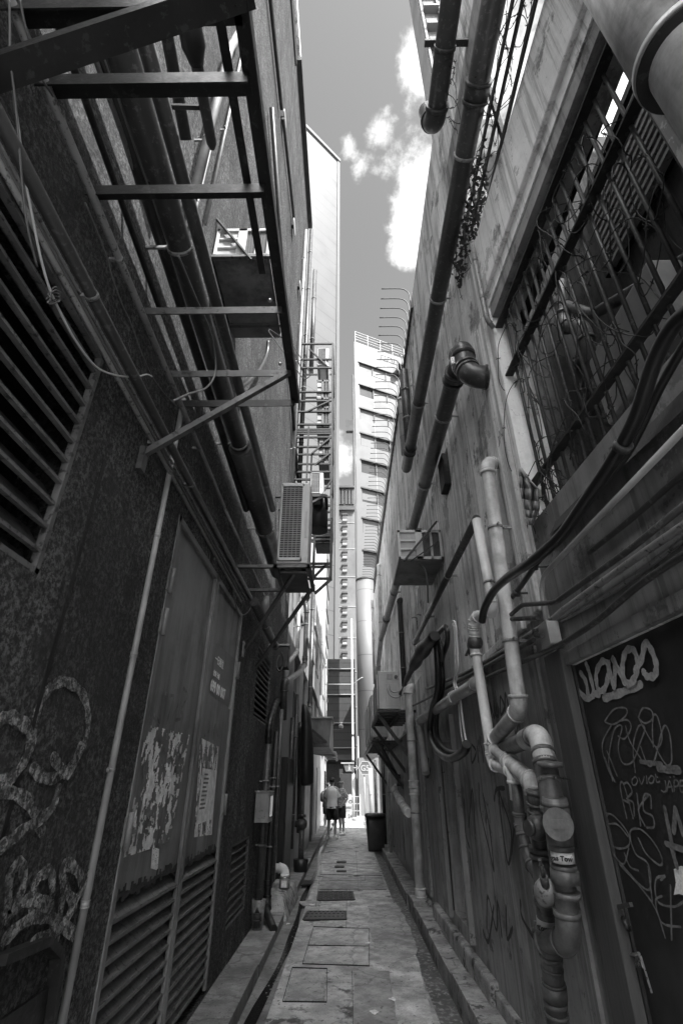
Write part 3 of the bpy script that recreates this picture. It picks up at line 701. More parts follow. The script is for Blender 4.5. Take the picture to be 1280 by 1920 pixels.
q.face([ND(x, y, .005) for x, y in [(1262, 1630), (1274, 1624), (1290, 1624), (1290, 1682), (1272, 1676), (1262, 1678), (1266, 1655)]])
q.build('torn_sticker', 'paperw', DR, fix=False)
# lever handle, lock plate and hanging keys
hd = MB().bar(ND(1162, 1702, .012), ND(1172, 1755, .012), .055, .014, nn); hd.bar(ND(1160, 1700, .05), ND(1182, 1696, .05), .014, .014).bar(ND(1160, 1700, .0), ND(1160, 1700, .05), .014)
hd.tube([ND(1168, 1722, .02), ND(1172, 1732, .045), ND(1178, 1742, .02)], .010, 8)
hdo = hd.build('door_handle', 'castiron', DR)
kk = MB().tube([ND(1178, 1788, .01), ND(1188, 1790, .03), ND(1197, 1788, .03)], .006, 8)
for a, b in (((1192, 1790), (1192, 1815)), ((1196, 1790), (1199, 1814)), ((1197, 1792), (1206, 1816))): kk.bar(ND(*a, .03), ND(*b, .03), .008, .003)
kk.bar(ND(1200, 1792, .03), ND(1221, 1862, .025), .007, .003)
kk.build('lock_and_keys', 'chrome', hdo)
# dark tags on the boards between doorway and pipes
RL = lambda x, y, o=0: R(x, y, .033 + o)
strokes('dark_tag', RL, [[(897, 1470), (900, 1520), (918, 1600), (925, 1632), (918, 1560), (905, 1490)], [(934, 1482), (940, 1545), (952, 1620), (958, 1560), (940, 1500), (936, 1485)], [(958, 1600), (965, 1540), (975, 1490)],
    [(870, 1500), (872, 1560), (880, 1590)], [(878, 1550), (885, 1480), (890, 1560)], [(912, 1740), (914, 1680), (930, 1745), (932, 1690), (940, 1755)], [(975, 1690), (978, 1720), (1004, 1765)], [(905, 1745), (915, 1765), (925, 1700)], [(948, 1700), (950, 1760), (960, 1740)],
    [(880, 1600), (884, 1650)], [(926, 1500), (930, 1480), (945, 1478)]], .028, 'sprayd', RB, (-1, 0, 0))
strokes('dark_tag', RL, [[(918, 1318), (921, 1348)], [(918, 1318), (926, 1346), (925, 1316)], [(930, 1328), (928, 1340), (934, 1342), (933, 1326)], [(937, 1308), (938, 1340), (945, 1325), (938, 1306)], [(946, 1332), (947, 1300), (954, 1334)],
    [(882, 1395), (884, 1430), (892, 1410), (884, 1396)], [(894, 1400), (896, 1428)], [(902, 1400), (906, 1428)], [(964, 1360), (966, 1376), (972, 1356), (974, 1374)]], .024, 'sprayd', RB, (-1, 0, 0))
# light-well behind the bars
BX = 2.9
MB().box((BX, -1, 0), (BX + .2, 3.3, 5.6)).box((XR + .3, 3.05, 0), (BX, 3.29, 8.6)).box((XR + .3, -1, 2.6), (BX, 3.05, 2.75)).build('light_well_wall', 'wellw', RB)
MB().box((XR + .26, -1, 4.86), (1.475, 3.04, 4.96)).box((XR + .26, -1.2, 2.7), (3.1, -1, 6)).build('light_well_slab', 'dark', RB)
MB().box((3.2, -6, 0), (9, .6, 12.2)).build('unseen_sun_blocker', 'plaster2', RB)  # unseen mass added to keep sun from shining through the right-hand openings

MB().box((2.0, -1, 2.75), (2.08, 3.04, 5.8)).build('light_well_partition', 'wellw', RB)

# grit and leaf litter caught in the gutters
rr = random.Random(77); mb = MB()
for k in range(700):
    y = 4.6 + 17 * rr.random() ** 1.8; side = rr.random()
    x = (rr.gauss(-.66, .05) if side < .4 else rr.gauss(.78, .06)) if side < .85 else rr.uniform(-.6, .66); z = (-.03 if (x < -.62 or x > .67) else .009)
    if x < -.83 or x > .86: continue
    r_ = rr.uniform(.003, .011); a = rr.random() * 3; mb.face([V((x + math.cos(a + t) * r_ * rr.uniform(.6, 1.4), y + math.sin(a + t) * r_ * rr.uniform(.8, 1.8), z + rr.uniform(0, .006))) for t in (0, 1.3, 2.6, 3.9, 5.1)])
o_ = mb.build('gutter_litter', 'paperg', fix=False); tag(o_, 'grit and tiny scraps scattered along both gutters', 'litter', kind='stuff')
# ================================================================== FAR BUILDINGS
def oriented(m, org, d, nrm, dep=None):      # local x along d, local y along -nrm (depth), z up
    d = V(d).normalized(); dep = V(dep) if dep else -V(nrm).normalized(); return m.map(lambda p: org + d * p.x + dep * p.y + V((0, 0, p.z)))
# white slab on the left, turned 46 degrees
P = YP(635, 300, 38); d = V((.72, .69, 0)).normalized(); nn2 = V((.69, -.72, 0)).normalized(); ht = P.z
WB = thing('white_tower', 'tall white clad tower turned at an angle behind the left row', 'building', (P.x - 6 * d.x, P.y - 6 * d.y, 0))
o0 = V((P.x, P.y, 0)) - d * 16
oriented(MB().box((0, 0, 0), (16, 14, ht - .6)), o0, d, nn2).build('wall', 'towerp', WB)
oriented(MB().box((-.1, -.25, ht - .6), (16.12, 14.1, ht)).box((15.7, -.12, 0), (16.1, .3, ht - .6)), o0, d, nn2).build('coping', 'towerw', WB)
mb = MB()
for k in range(19): mb.box((15.98, 1, 3 + k * 3.9), (16.5, 13, 3.3 + k * 3.9))
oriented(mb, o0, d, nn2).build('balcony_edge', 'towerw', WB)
# banded office tower on the right, turned 65 degrees
P = YP(664, 640, 45); d = V((.906, .423, 0)).normalized(); n3 = V((.423, -.906, 0)).normalized(); ht = P.z; W = 17.0
TW = thing('office_tower', 'white office tower with dark ribbon windows and a roof railing beyond the alley', 'building', (P.x + 7, P.y + 4, 0))
o0 = V((P.x, P.y, 0)); fl = 3.62; nfl = 13
holes = []; mb = MB(); bands = []
for k in range(nfl):
    zt = ht - 3.35 - k * fl; bands.append((zt - 1.62, zt))
mb.box((0, .35, 0), (W, 12, ht - .9))
z = ht
for (a, b) in bands: mb.box((0, 0, b), (W, .36, z)); z = a
mb.box((0, 0, 0), (W, .36, z)); mb.box((-.02, -.015, 0), (.55, .3, ht - .2))
mb.box((0, .35, ht - .9), (.3, 12, ht)).box((W - .3, .35, ht - .9), (W, 12, ht))
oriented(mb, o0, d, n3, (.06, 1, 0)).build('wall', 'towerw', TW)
mb = MB()
for (a, b) in bands:
    for k in range(1, 10): mb.box((.55 + k * 1.9, -.006, b), (.59 + k * 1.9, .01, b + fl - 1.62))
oriented(mb, o0, d, n3, (.06, 1, 0)).build('panel_seams', 'facadeg', TW)
rr = random.Random(5)
for i, (a, b) in enumerate(bands):
    w = oriented(MB().box((.55, .26, a), (W, .30, b)), o0, d, n3, (.06, 1, 0)).build('ribbon_window', 'glass', TW)
    f = MB()
    for k in range(10): f.box((.5 + k * 1.9, .10, a), (.6 + k * 1.9, .262, b))
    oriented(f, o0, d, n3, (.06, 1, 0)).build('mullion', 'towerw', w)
    oriented(MB().box((.5, -.12, b - .02), (W, .26, b + .14)), o0, d, n3, (.06, 1, 0)).build('sun_shade', 'black', w)
    for k in range(8):
        if rr.random() < (.75 if i < 3 else .18):
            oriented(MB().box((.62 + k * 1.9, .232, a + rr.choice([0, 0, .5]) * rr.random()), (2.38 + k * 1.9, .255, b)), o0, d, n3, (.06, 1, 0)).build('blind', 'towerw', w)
f = MB()
for k in range(10): f.box((.1 + k * 1.8, .1, ht), (.16 + k * 1.8, .16, ht + 2.0))
for zz in (.6, 1.05, 1.5, 1.95): f.box((.1, .11, ht + zz), (W, .15, ht + zz + .04))
oriented(f, o0, d, n3, (.06, 1, 0)).build('roof_railing', 'polew', TW)
f = MB().box((6.0, -1.2, ht - 2.4), (9, 0, ht - 2.2)).box((6.0, -1.2, ht - 3.6), (6.15, 0, ht - 2.2)).box((8.85, -1.2, ht - 3.6), (9, 0, ht - 2.2)).box((6, -1.2, ht - 3.6), (9, -1.05, ht - 3.5))
oriented(f, o0, d, n3, (.06, 1, 0)).build('maintenance_cradle', 'black', TW)
f = MB()
for k in range(3): f.tube([(3.8 + k * .9, -.1, ht - 1.5), (3.8 + k * .9, -.35, ht - 1.1), (4.4 + k * .9, -.35, ht - 1.1), (4.4 + k * .9, -.1, ht - 1.5)], .05, 6)
oriented(f, o0, d, n3, (.06, 1, 0)).build('bracket', 'black', TW)
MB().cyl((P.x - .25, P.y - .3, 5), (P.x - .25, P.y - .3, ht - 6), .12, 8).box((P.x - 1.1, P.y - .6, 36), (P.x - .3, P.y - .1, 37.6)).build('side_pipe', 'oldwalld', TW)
# old block with one column of small windows, wrapped pattern of ledges
P0 = YP(622, 918, 40); P1 = YP(664, 918, 40); ht = P0.z
OB = thing('old_block', 'older grey block with one column of small windows seen down the slot between the towers', 'building', (P0.x, 42, 0))
MB().box((P0.x - 2, 40, 0), (P1.x + .0, 48, ht)).build('wall', 'oldwall', OB)
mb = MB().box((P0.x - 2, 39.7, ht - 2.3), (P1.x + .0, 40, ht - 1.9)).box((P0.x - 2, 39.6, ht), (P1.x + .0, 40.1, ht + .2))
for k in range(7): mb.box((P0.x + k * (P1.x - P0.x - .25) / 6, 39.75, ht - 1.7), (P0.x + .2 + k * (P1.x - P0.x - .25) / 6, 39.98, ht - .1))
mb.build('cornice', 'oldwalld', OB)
for k, py in enumerate((945, 967, 989, 1012, 1037, 1062, 1088, 1114, 1141, 1168, 1198, 1226)):
    a = YP(642, py, 40); b = YP(650, py + 10, 40)
    w = MB().box((a.x, 39.98, b.z), (b.x, 39.94, a.z)).build('window', 'facadeg', OB)
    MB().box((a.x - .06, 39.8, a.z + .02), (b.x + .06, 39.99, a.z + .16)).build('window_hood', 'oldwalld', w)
    MB().box((a.x - .04, 39.90, (a.z + b.z) / 2), (b.x + .04, 39.93, (a.z + b.z) / 2 + .07)).box((a.x - .04, 39.86, b.z - .1), (b.x + .04, 39.97, b.z)).build('sill', 'towerw', w)
mb = MB()
for k in range(8): mb.box((P0.x - 1.9, 39.96, 4 + k * 2.6), (P1.x - .02, 39.985, 4.05 + k * 2.6))
mb.build('storey_line', 'facadeg', OB)
# boarded shopfront wall in shade at the far side of the street
SB = thing('boarded_building', 'low building clad in dark horizontal boards facing the mouth of the alley', 'building', (-.5, 38, 0))
P0 = YP(560, 1236, 36); P1 = YP(665, 1236, 36)
MB().box((P0.x - 3, 36, 0), (P1.x, 39, P0.z)).build('wall', 'slats', SB)
for z in (3.6, 5.1, 6.9, 8.6): MB().box((P0.x - 3, 35.9, z), (P1.x - .02, 35.99, z + .05)).build('signboard_strip', 'facadeg', SB)
MB().box((P0.x - 3, 35.5, 2.9), (P1.x, 36, 3.2)).build('canopy', 'oldwalld', SB)
MB().box((-1.3, 35.93, .1), (P1.x - .05, 35.99, 2.7)).build('shop_window', 'black', SB)
a = YP(636, 1462, 35.9); MB().box((a.x, 35.86, 1.9), (a.x + .22, 35.92, 2.4)).build('paper_notice', 'signw', SB)
# round clad turret and the grey wall beside it
RT = thing('round_turret', 'round white clad corner turret with curved panels at the far right of the alley', 'building', (1.28, 33, 0))
MB().cyl((1.28, 33, 2.9), (1.28, 33, 14.0), .62, 40).build('drum', 'cyl', RT)
MB().box((.62, 32.5, 0), (4.5, 36, 2.9)).box((1.6, 32.8, 2.9), (5, 36, 9.0)).build('base', 'oldwall', RT)
MB().cyl((1.28, 33, 14.0), (1.28, 33, 14.12), .66, 40).build('cap', 'towerw', RT)
# upper right residential tower
P = YP(786, 0, 12); RTW = thing('residential_tower', 'pale residential tower with rows of windows and air conditioners leaning over the top right skyline', 'building', (P.x + 5, 22, 0))
xt = YP(800, 100, 12).x
MB().box((xt, 12, 8), (xt + 2.0, 13.5, 60)).build('wall', 'oldwall', RTW)
rr = random.Random(11)
def towerwin(x, y, z, face):
    if face == 's': 
        w = MB().box((x, 11.98, z), (x + .7, 11.95, z + 1.5)).build('window', 'black', RTW); MB().box((x - .1, 11.6, z - .25), (x + .8, 12, z - .05)).build('window_ledge', 'towerw', w)
        if rr.random() < .5: MB().box((x + .2, 11.5, z - .9), (x + .65, 11.98, z - .35)).build('wall_unit', 'acwhite', w)
    else:
        w = MB().box((xt - .02, y, z), (xt - .05, y + 1.1, z + 1.5)).build('window', 'black', RTW); MB().box((xt - .35, y - .1, z - .25), (xt, y + 1.2, z - .05)).build('window_ledge', 'towerw', w)
for fz in range(13):
    z = 22 + fz * 2.5
    for j in range(2): towerwin(xt + .3 + j * .95, 0, z, 's')
for j in range(2): MB().box((xt + .05 + j * 1.0, 11.8, 10), (xt + .17 + j * 1.0, 12, 60)).build('facade_rib', 'towerw', RTW)

# ================================================================== STREET FURNITURE AT THE MOUTH
pl = G(664, 1546); pl = V((pl.x, 28.6, 0))
SL = thing('street_pole', 'slim white pole with thin side arms rising at the mouth of the alley', 'pole', pl)
tp = YP(665, 1270, 28.6)
MB().tube([(pl.x, 28.6, 0), (pl.x, 28.6, 2), (pl.x, 28.6, 2.01), (pl.x, 28.6, tp.z + 3.3)], [.085, .085, .06, .045], 12).build('shaft', 'polew', SL)
MB().cyl((pl.x, 28.6, 0), (pl.x, 28.6, .12), .13, 14).build('base_flange', 'polew', SL)
a = YP(615, 1283, 28.6); b = YP(680, 1270, 28.6)
MB().cyl((a.x, 28.6, a.z), (pl.x, 28.6, a.z), .02, 8).tube([(pl.x, 28.6, a.z), (b.x - .1, 28.6, b.z - .03), (b.x, 28.6, b.z)], .018, 8).build('side_arm', 'polew', SL)
MB().ring((pl.x, 28.6, 3.8), (0, 0, 1), .075, .1).ring((pl.x, 28.6, 2.6), (0, 0, 1), .085, .1).build('band', 'castiron', SL)
# arrow sign (exit style) hung from the pole
a = YP(642, 1432, 28.5); b = YP(664, 1447, 28.5)
EX = thing('arrow_sign', 'small hanging white sign with a figure and an arrow beside the pole', 'sign', (a.x, 28.5, b.z))
MB().hexa([(a.x + .16, 28.47, b.z), (b.x, 28.47, b.z), (b.x, 28.53, b.z), (a.x + .16, 28.53, b.z), (a.x + .04, 28.47, a.z), (b.x, 28.47, a.z), (b.x, 28.53, a.z), (a.x + .04, 28.53, a.z)]).build('panel', 'signg', EX)
w = a.x + .34; zc = (a.z + b.z) / 2
ic = MB().box((w - .05, 28.455, zc - .10), (w + .05, 28.465, zc + .06)).ball((w, 28.46, zc + .12), .045, 10, 8, (1, .2, 1)).box((w - .11, 28.455, zc - .14), (w + .11, 28.465, zc - .11))
ic.bar((w + .2, 28.46, zc - .0), (w + .42, 28.46, zc), .045, .008, (0, 1, 0)).bar((w + .34, 28.46, zc + .10), (w + .43, 28.46, zc), .045, .008, (0, 1, 0)).bar((w + .34, 28.46, zc - .10), (w + .43, 28.46, zc), .045, .008, (0, 1, 0))
ic.build('symbol', 'signw', EX); MB().box((a.x - .08, 28.42, a.z), (b.x, 28.58, a.z + .06)).build('top_rail', 'signw', EX)
# hexagonal sign on a post
c = YP(684, 1440, 28.2); pb = V((YP(684, 1520, 28.2).x, 28.2, 0))
HX = thing('hexagonal_sign', 'hexagonal sign with the marks G5 on a thin white post', 'sign', pb)
MB().cyl(pb, (pb.x, 28.2, c.z + .2), .03, 10).build('post', 'polew', HX)
hex_ = lambda r, y: [V((c.x + r * math.cos(t) * 1.0, y, c.z + r * math.sin(t))) for t in [math.pi / 3 * k for k in range(6)]]
mb = MB(); f0, f1 = hex_(.36, 28.14), hex_(.36, 28.17); mb.face(f0); mb.face(f1[::-1])
for k in range(6): mb.face([f0[k], f0[(k + 1) % 6], f1[(k + 1) % 6], f1[k]])
mb.build('plate', 'signg', HX)
mb = MB(); q = hex_(.33, 28.13)
for k in range(6): mb.bar(q[k], q[(k + 1) % 6], .045, .012, (0, 1, 0))
mb.build('rim', 'signw', HX)
text('G5', .36, (c.x - .23, 28.125, c.z - .125), (1, 0, 0), (0, 0, 1), 'signw', HX, bold=.012)
a = YP(686, 1472, 28.15); mb = MB(); mb.face([(a.x - .05, 28.15, a.z + .12), (a.x + .15, 28.1, a.z + .02), (a.x + .12, 28.15, a.z - .2)]); mb.build('flag_tag', 'signw', HX)
# railing and board by the kerb
RA = thing('railing', 'short white street railing beside the advertising board', 'railing', (.05, 28.0, 0))
x0, x1 = YP(656, 1500, 28.0).x, YP(675, 1500, 28.0).x
f = MB()
for x in (x0, x1): f.box((x - .03, 27.97, 0), (x + .03, 28.03, 1.12))
f.build('post', 'polew', RA); f = MB()
for z in (.1, .4, .7, 1.0): f.box((x0, 27.985, z), (x1, 28.015, z + .03))
for k in range(1, 3): f.box((x0 + (x1 - x0) * k / 3 - .01, 27.985, .1), (x0 + (x1 - x0) * k / 3 + .01, 28.015, 1.0))
f.build('rail', 'polew', RA)
a = YP(644, 1498, 26.6); b = YP(660, 1535, 26.6)
AB = thing('advertising_board', 'white standing board with spectacles drawn on it and the number 24', 'board', ((a.x + b.x) / 2, 26.6, 0))
MB().hexa([(a.x, 26.5, .05), (b.x, 26.5, .05), (b.x, 26.54, .05), (a.x, 26.54, .05), (a.x, 26.6, 1.12), (b.x, 26.6, 1.12), (b.x, 26.64, 1.12), (a.x, 26.64, 1.12)]).build('panel', 'signw', AB)
g = MB(); cx0 = (a.x + b.x) / 2
for s in (-1, 1): g.tube([(cx0 + s * .12 + .08 * math.cos(t), 26.565, .84 + .055 * math.sin(t)) for t in [k * math.pi / 6 for k in range(13)]], .010, 6)
g.build('spectacles_drawing', 'ink', AB)
text('24', .2, (cx0 + .0, 26.50, .2), (1, 0, 0), (0, .05, 1), 'ink', AB)
for k, (zz, w_) in enumerate(((.62, .34), (.56, .3), (.46, .2))): MB().box((cx0 - w_ / 2, 26.535 + .0, zz), (cx0 + w_ / 2, 26.545, zz + .02)).build('printed_line', 'signg', AB)
# dome camera on the left wall
c = L(639, 1362, 0); cc = YP(639, 1362, 20)
CM = thing('dome_camera', 'white dome camera on a thin arm projecting from the left wall above the people', 'camera', cc)
MB().tube([(XL, 20, cc.z - .12), (cc.x - .1, 20, cc.z - .12), (cc.x, 20, cc.z - .06)], .015, 8).build('arm', 'castiron', CM)
MB().ball(cc, .09, 14, 10).build('dome', 'polew', CM); MB().cyl(cc + V((0, 0, -.02)), cc + V((0, 0, -.1)), .06, 12).build('lens_cover', 'black', CM)
# dark printed panel on the street behind the people
a = YP(648, 1468, 31); PP = tag(MB().box((a.x - .3, 31, .0), (a.x + .55, 31.15, 2.05)).build('poster_stand', 'cloth_d', bevel=.02), 'dark poster stand across the street behind the group', 'poster')
# ================================================================== THINGS ON THE LEFT WALL
Z = lambda x, y, z: G(x, y, z)
# --- cantilevered steel frame overhead
FZ = 3.87
FR = thing('steel_canopy_frame', 'black steel ladder-like frame cantilevered overhead from the left wall, without its canopy', 'frame', (XL, 1.5, FZ))
ys = [Z(470, 20, FZ).y, Z(480, 157, FZ).y, Z(495, 357, FZ).y, Z(530, 580, FZ).y, Z(545, 697, FZ).y, Z(560, 752, FZ).y]
MB().angle((-.345, -.2, FZ), (-.345, ys[-1] + .02, FZ), .062, (0, 0, 1)).build('outer_rail', 'black', FR)
xi = Z(440, 200, FZ + .03).x
MB().bar((xi, -.2, FZ + .03), (xi, ys[3] - .2, FZ + .03), .035, .008, (0, 0, 1)).build('inner_rail', 'black', FR)
for i, y in enumerate(ys):
    w = (.075, .075, .06, .045, .045, .05)[i]
    MB().angle((XL + .02, y, FZ - .002 * i), (-.35, y, FZ - .002 * i), w, (0, 0, 1)).build('cross_bar', 'black' if i != 3 and i != 4 else 'steel', FR)
MB().bar(Z(-60, 155, 3.5), Z(470, -20, 3.84), .085, .05).build('near_brace', 'black', FR)
a = L(268, 852, .01); b = Z(538, 700, FZ - .03)
MB().bar(a, b, .035, .035).build('diagonal_strut', 'steel', FR)
MB().box(a + V((-.01, -.03, -.11)), a + V((.02, .03, .04))).build('wall_plate', 'steel', FR)
for q in (3, 4): MB().ball((-.42 + .0, ys[q] - .02, FZ + .05), .012, 8, 6).build('bolt', 'chrome', FR)
# wire clothes hanger caught on the end of the frame
hy = 2.72; hp = lambda x, y: YP(x, y, hy)
HG = MB().tube([hp(505, 617), hp(504, 622), hp(566, 707), hp(572, 712), hp(582, 704), hp(580, 697), hp(545, 640), hp(540, 643)], .004, 6)
HG.tube([hp(505, 617), hp(542, 642), hp(573, 708)], .004, 6).tube([hp(540, 643), hp(548, 636), hp(546, 628)], .0035, 6)
tag(HG.build('clothes_hanger', 'cable'), 'wire clothes hanger hooked on the far corner of the overhead frame', 'hanger')
# --- runs of pipe and conduit along the wall
g1 = 'pipes and conduits running along the left wall'
def run(name, label, cat, px, r, m, off, **k):
    P = [L(x, y, off) for x, y in px]; zs = sum(p.z for p in P) / len(P)
    return line(name, label, cat, P, r, m, k.pop('group', g1), seg=12, **k)
def straight(p0, p1, off):      # run on behind the viewer when it starts near the top of the picture
    a, b = L(*p0, off), L(*p1, off); return (a - (b - a).normalized() * 1.6 if p0[1] < 600 else a), b
def duct(name, label, p0, p1, off, r, m, cols=(), cat='pipe'):
    a, b = straight(p0, p1, off); 
    return pipe(name, label, cat, [a, b], r, m, g1, clamps=[(0, t) for t in cols], wall=XL, seg=20)
duct('duct_pipe', 'thickest dark round duct high on the left wall, passing above the overhead frame', (252, 176), (452, 842), .20, .068, 'duct', (.55, .98))
duct('duct_pipe', 'wider far end of the dark duct, running up to the condenser bracket', (450, 838), (521, 1072), .20, .10, 'duct', (.55,))
duct('duct_pipe', 'slimmer dark pipe just outside the thickest duct on the left wall', (299, 176), (511, 955), .26, .040, 'duct', (.6, .9))
duct('duct_pipe', 'short dark pipe beside the slimmer one, ending above the third frame bar', (318, 90), (349, 262), .22, .034, 'duct', (.9,))
duct('duct_pipe', 'dark pipe tucked behind the thickest duct on the wall', (214, 176), (462, 955), .07, .035, 'black', (.7,))
duct('conduit', 'black conduit between two strips of lit render at the top left', (156, 176), (300, 580), .05, .016, 'black', (.5,), 'conduit')
duct('conduit', 'pale pipe along the wall ends of the overhead frame bars', (165, 346), (420, 950), .05, .018, 'conduit', (.45, .8), 'conduit')
duct('conduit', 'grey conduit that continues past the frame towards the condenser bracket', (420, 950), (496, 1118), .05, .014, 'conduit', (.9,), 'conduit')
duct('conduit', 'dark pipe with one bright edge crossing diagonally below the frame', (42, 304), (470, 1122), .08, .026, 'duct', (.35, .6), 'conduit')
duct('conduit', 'thick pipe end with a collar beyond the steel door, below the condenser', (476, 1128), (516, 1212), .09, .052, 'castiron', (.45, .95), 'conduit')
duct('conduit', 'lowest of the three thin parallel conduits below the frame', (95, 480), (452, 1128), .03, .012, 'conduit', (.5, .8), 'conduit')
duct('conduit', 'middle one of the three thin parallel conduits below the frame', (104, 480), (458, 1128), .035, .007, 'cable', (), 'conduit')
duct('conduit', 'upper one of the three thin parallel conduits below the frame', (112, 480), (462, 1124), .03, .008, 'conduit', (), 'conduit')
duct('cable', 'thin cable stretched along the left edge of the thickest duct', (322, 480), (411, 742), .13, .004, 'cable', (), 'cable')
duct('conduit', 'flat grey conduit near the top left beside the thickest duct', (203, 178), (300, 450), .06, .012, 'conduit', (), 'conduit')
duct('conduit', 'dark rod running high on the lit render to a round plate', (511, 40), (528, 205), .05, .030, 'black', (), 'conduit')
duct('conduit', 'dark rod reaching the middle round plate on the lit render', (548, 380), (551, 408), .05, .03, 'black', (), 'conduit')
duct('conduit', 'dark pipe parallel to the outer rail of the frame, seen behind its far end', (525, 430), (558, 900), .06, .035, 'duct', (.5,), 'conduit')
for (x, y, lb) in ((533, 222, 'pale round plate at the top of the lit render'), (551, 425, 'middle pale round plate on the lit render'), (562, 540, 'lowest pale round plate on the lit render')):
    c = L(x, y, .05); RP = thing('round_plate', lb, 'plate', c, 'round plates on the lit render')
    MB().cyl(c, c + V((.02, 0, 0)), .14 if y < 300 else .17, 24).build('disc', 'conduit', RP); MB().cyl(c + V((-.06, 0, 0)), c, .04, 10).build('stem', 'black', RP)
run('wire', 'slack pale wire sagging over the louvred opening, knotted halfway', 'wire', [(22, 155), (33, 225), (45, 320), (60, 400), (76, 480), (92, 537), (107, 572), (140, 635), (180, 687), (220, 704), (257, 706), (275, 702), (285, 706)], .0045, 'whitecable', .06)
kn = MB(); rr = random.Random(3); c = L(104, 552, .065)
for k in range(5): kn.tube([c + V((rr.uniform(-.012, .012), .022 * math.cos(t + k), .034 * math.sin(t + k * 1.3) - .01 * k)) for t in [q * .7 for q in range(10)]], .003, 5)
tag(kn.build('wire_knot', 'cable'), 'tangled knot of string tied on the slack pale wire', 'knot')
run('wire', 'thin dark wire hanging in a wavy line below the frame ends', 'wire', [(160, 380), (200, 480), (210, 517), (227, 565), (247, 610), (262, 652), (282, 700), (307, 737), (330, 760)], .004, 'cable', .04)
run('wire', 'wire looping out from the thickest duct and back to the frame end', 'wire', [(335, 480), (366, 555), (394, 620), (404, 670), (402, 705), (385, 728), (355, 738), (325, 752)], .0055, 'cable', .33)
run('wire', 'small loop of wire hanging by the top corner of the steel door', 'wire', [(438, 1105), (441, 1130), (448, 1150), (459, 1152), (469, 1141), (470, 1124), (462, 1120)], .006, 'cable', .05)
run('wire', 'dark wire dangling at the top left corner, nearest to the viewer', 'wire', [(18, 0), (19, 50), (20, 110), (30, 200), (48, 400), (70, 500)], .004, 'cable', .1)
run('wire', 'second dark wire dangling from the top left corner', 'wire', [(38, 0), (48, 50), (62, 96), (75, 140), (100, 180)], .004, 'cable', .12)
# hose and stubs behind the frame
run('flexible_hose', 'black flexible hose curving down behind the far end of the frame', 'hose', [(503, 640), (500, 665), (485, 695), (465, 715), (445, 730)], .025, 'rubber', .12)
a, b = Z(345, -10, 4.6), Z(397, 268, 4.6)
SP = thing('stub_pipe', 'dark rounded pipe stub with a bulging sleeve hanging above the overhead frame', 'pipe', b)
MB().tube([a, a.lerp(b, .3), a.lerp(b, .5), b, b + V((0, .03, -.01))], [.032, .032, .03, .028, .012], 14).build('pipe_run', 'duct', SP)
c0, c1 = a.lerp(b, .12), a.lerp(b, .42); MB().tube([c0, c0.lerp(c1, .15), c0.lerp(c1, .6), c0.lerp(c1, .8), c1], [.03, .055, .058, .045, .034], 14).build('sleeve', 'tar', SP)
MB().bar(a.lerp(b, .72), a.lerp(b, .72) + V((-.25, 0, .02)), .02).build('clamp', 'black', SP)
yv = L(420, 120, .08).y
pipe('drain_pipe', 'pale vertical drainpipe with black flexible top behind the frame, in the sun', 'pipe', [L(458, 45, .10), V((XL + .10, yv, L(424, 48, .1).z)), V((XL + .10, yv, L(362, 345, .1).z))], .035, 'pvcgrey', clamps=[(1, .35), (1, .7)], wall=XL)
for i, (p, q, lb) in enumerate((((463, 60), (385, 420), 'outer of two thin sunlit pipes dropping behind the frame'), ((392, 265), (355, 470), 'inner of two thin sunlit pipes dropping behind the frame'))):
    a = L(*p, .05); b = L(*q, .05); pipe('thin_pipe', lb, 'pipe', [V((a.x, (a.y + b.y) / 2, a.z)), V((a.x, (a.y + b.y) / 2, b.z))], .012, 'pvcgrey', 'thin sunlit pipes behind the frame', clamps=[(0, .6)], wall=XL)
# --- window air conditioner above the frame
def ac_window(name, label, lo, hi, group=None):
    """a boxed unit through the wall, its grille towards the viewer"""
    lo, hi = V(lo), V(hi); r = thing(name, label, 'air conditioner', (lo + hi) / 2 * 1.0 - V((0, 0, (hi.z - lo.z) / 2)), group); w = hi.x - lo.x; h = hi.z - lo.z; y = lo.y
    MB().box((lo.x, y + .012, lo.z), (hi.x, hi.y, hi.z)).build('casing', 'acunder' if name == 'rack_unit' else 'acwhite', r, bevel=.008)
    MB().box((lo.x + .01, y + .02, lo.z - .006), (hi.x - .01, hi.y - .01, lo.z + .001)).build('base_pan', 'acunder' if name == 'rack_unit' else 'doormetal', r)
    f = MB()
    for a, b, c, d in ((0, 1, 0, .09), (0, 1, .91, 1), (0, .06, 0, 1), (.94, 1, 0, 1), (.40, .56, 0, 1), (.73, .78, 0, 1)): f.box((lo.x + w * a, y - .012, lo.z + h * c), (lo.x + w * b, y + .012, lo.z + h * d))
    for c in (.34, .63): f.box((lo.x + w * .05, y - .0125, lo.z + h * c - .012), (lo.x + w * .41, y + .011, lo.z + h * c + .012))
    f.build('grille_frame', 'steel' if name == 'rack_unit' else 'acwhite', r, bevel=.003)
    MB().box((lo.x + w * .05, y + .005, lo.z + .02), (lo.x + w * .41, y + .0115, hi.z - .02)).build('filter_mesh', 'acgrey', r)
    g = MB().box((lo.x + w * .55, y + .008, lo.z + .02), (lo.x + w * .95, y + .0115, hi.z - .02))
    for k in range(9): g.box((lo.x + w * (.57 + .042 * k), y + .001, lo.z + .02), (lo.x + w * (.578 + .042 * k), y + .008, hi.z - .02))
    g.build('grille_fins', 'acdark', r); return r
zb = 5.5; y0 = 2.70; x0 = XL + .02; x1 = -.65; zt = YP(505, 430, y0).z
u = ac_window('window_air_conditioner', 'boxy window air conditioner high on the left wall, seen from below over the frame', (x0, y0, zb), (x1, 3.58, zt))
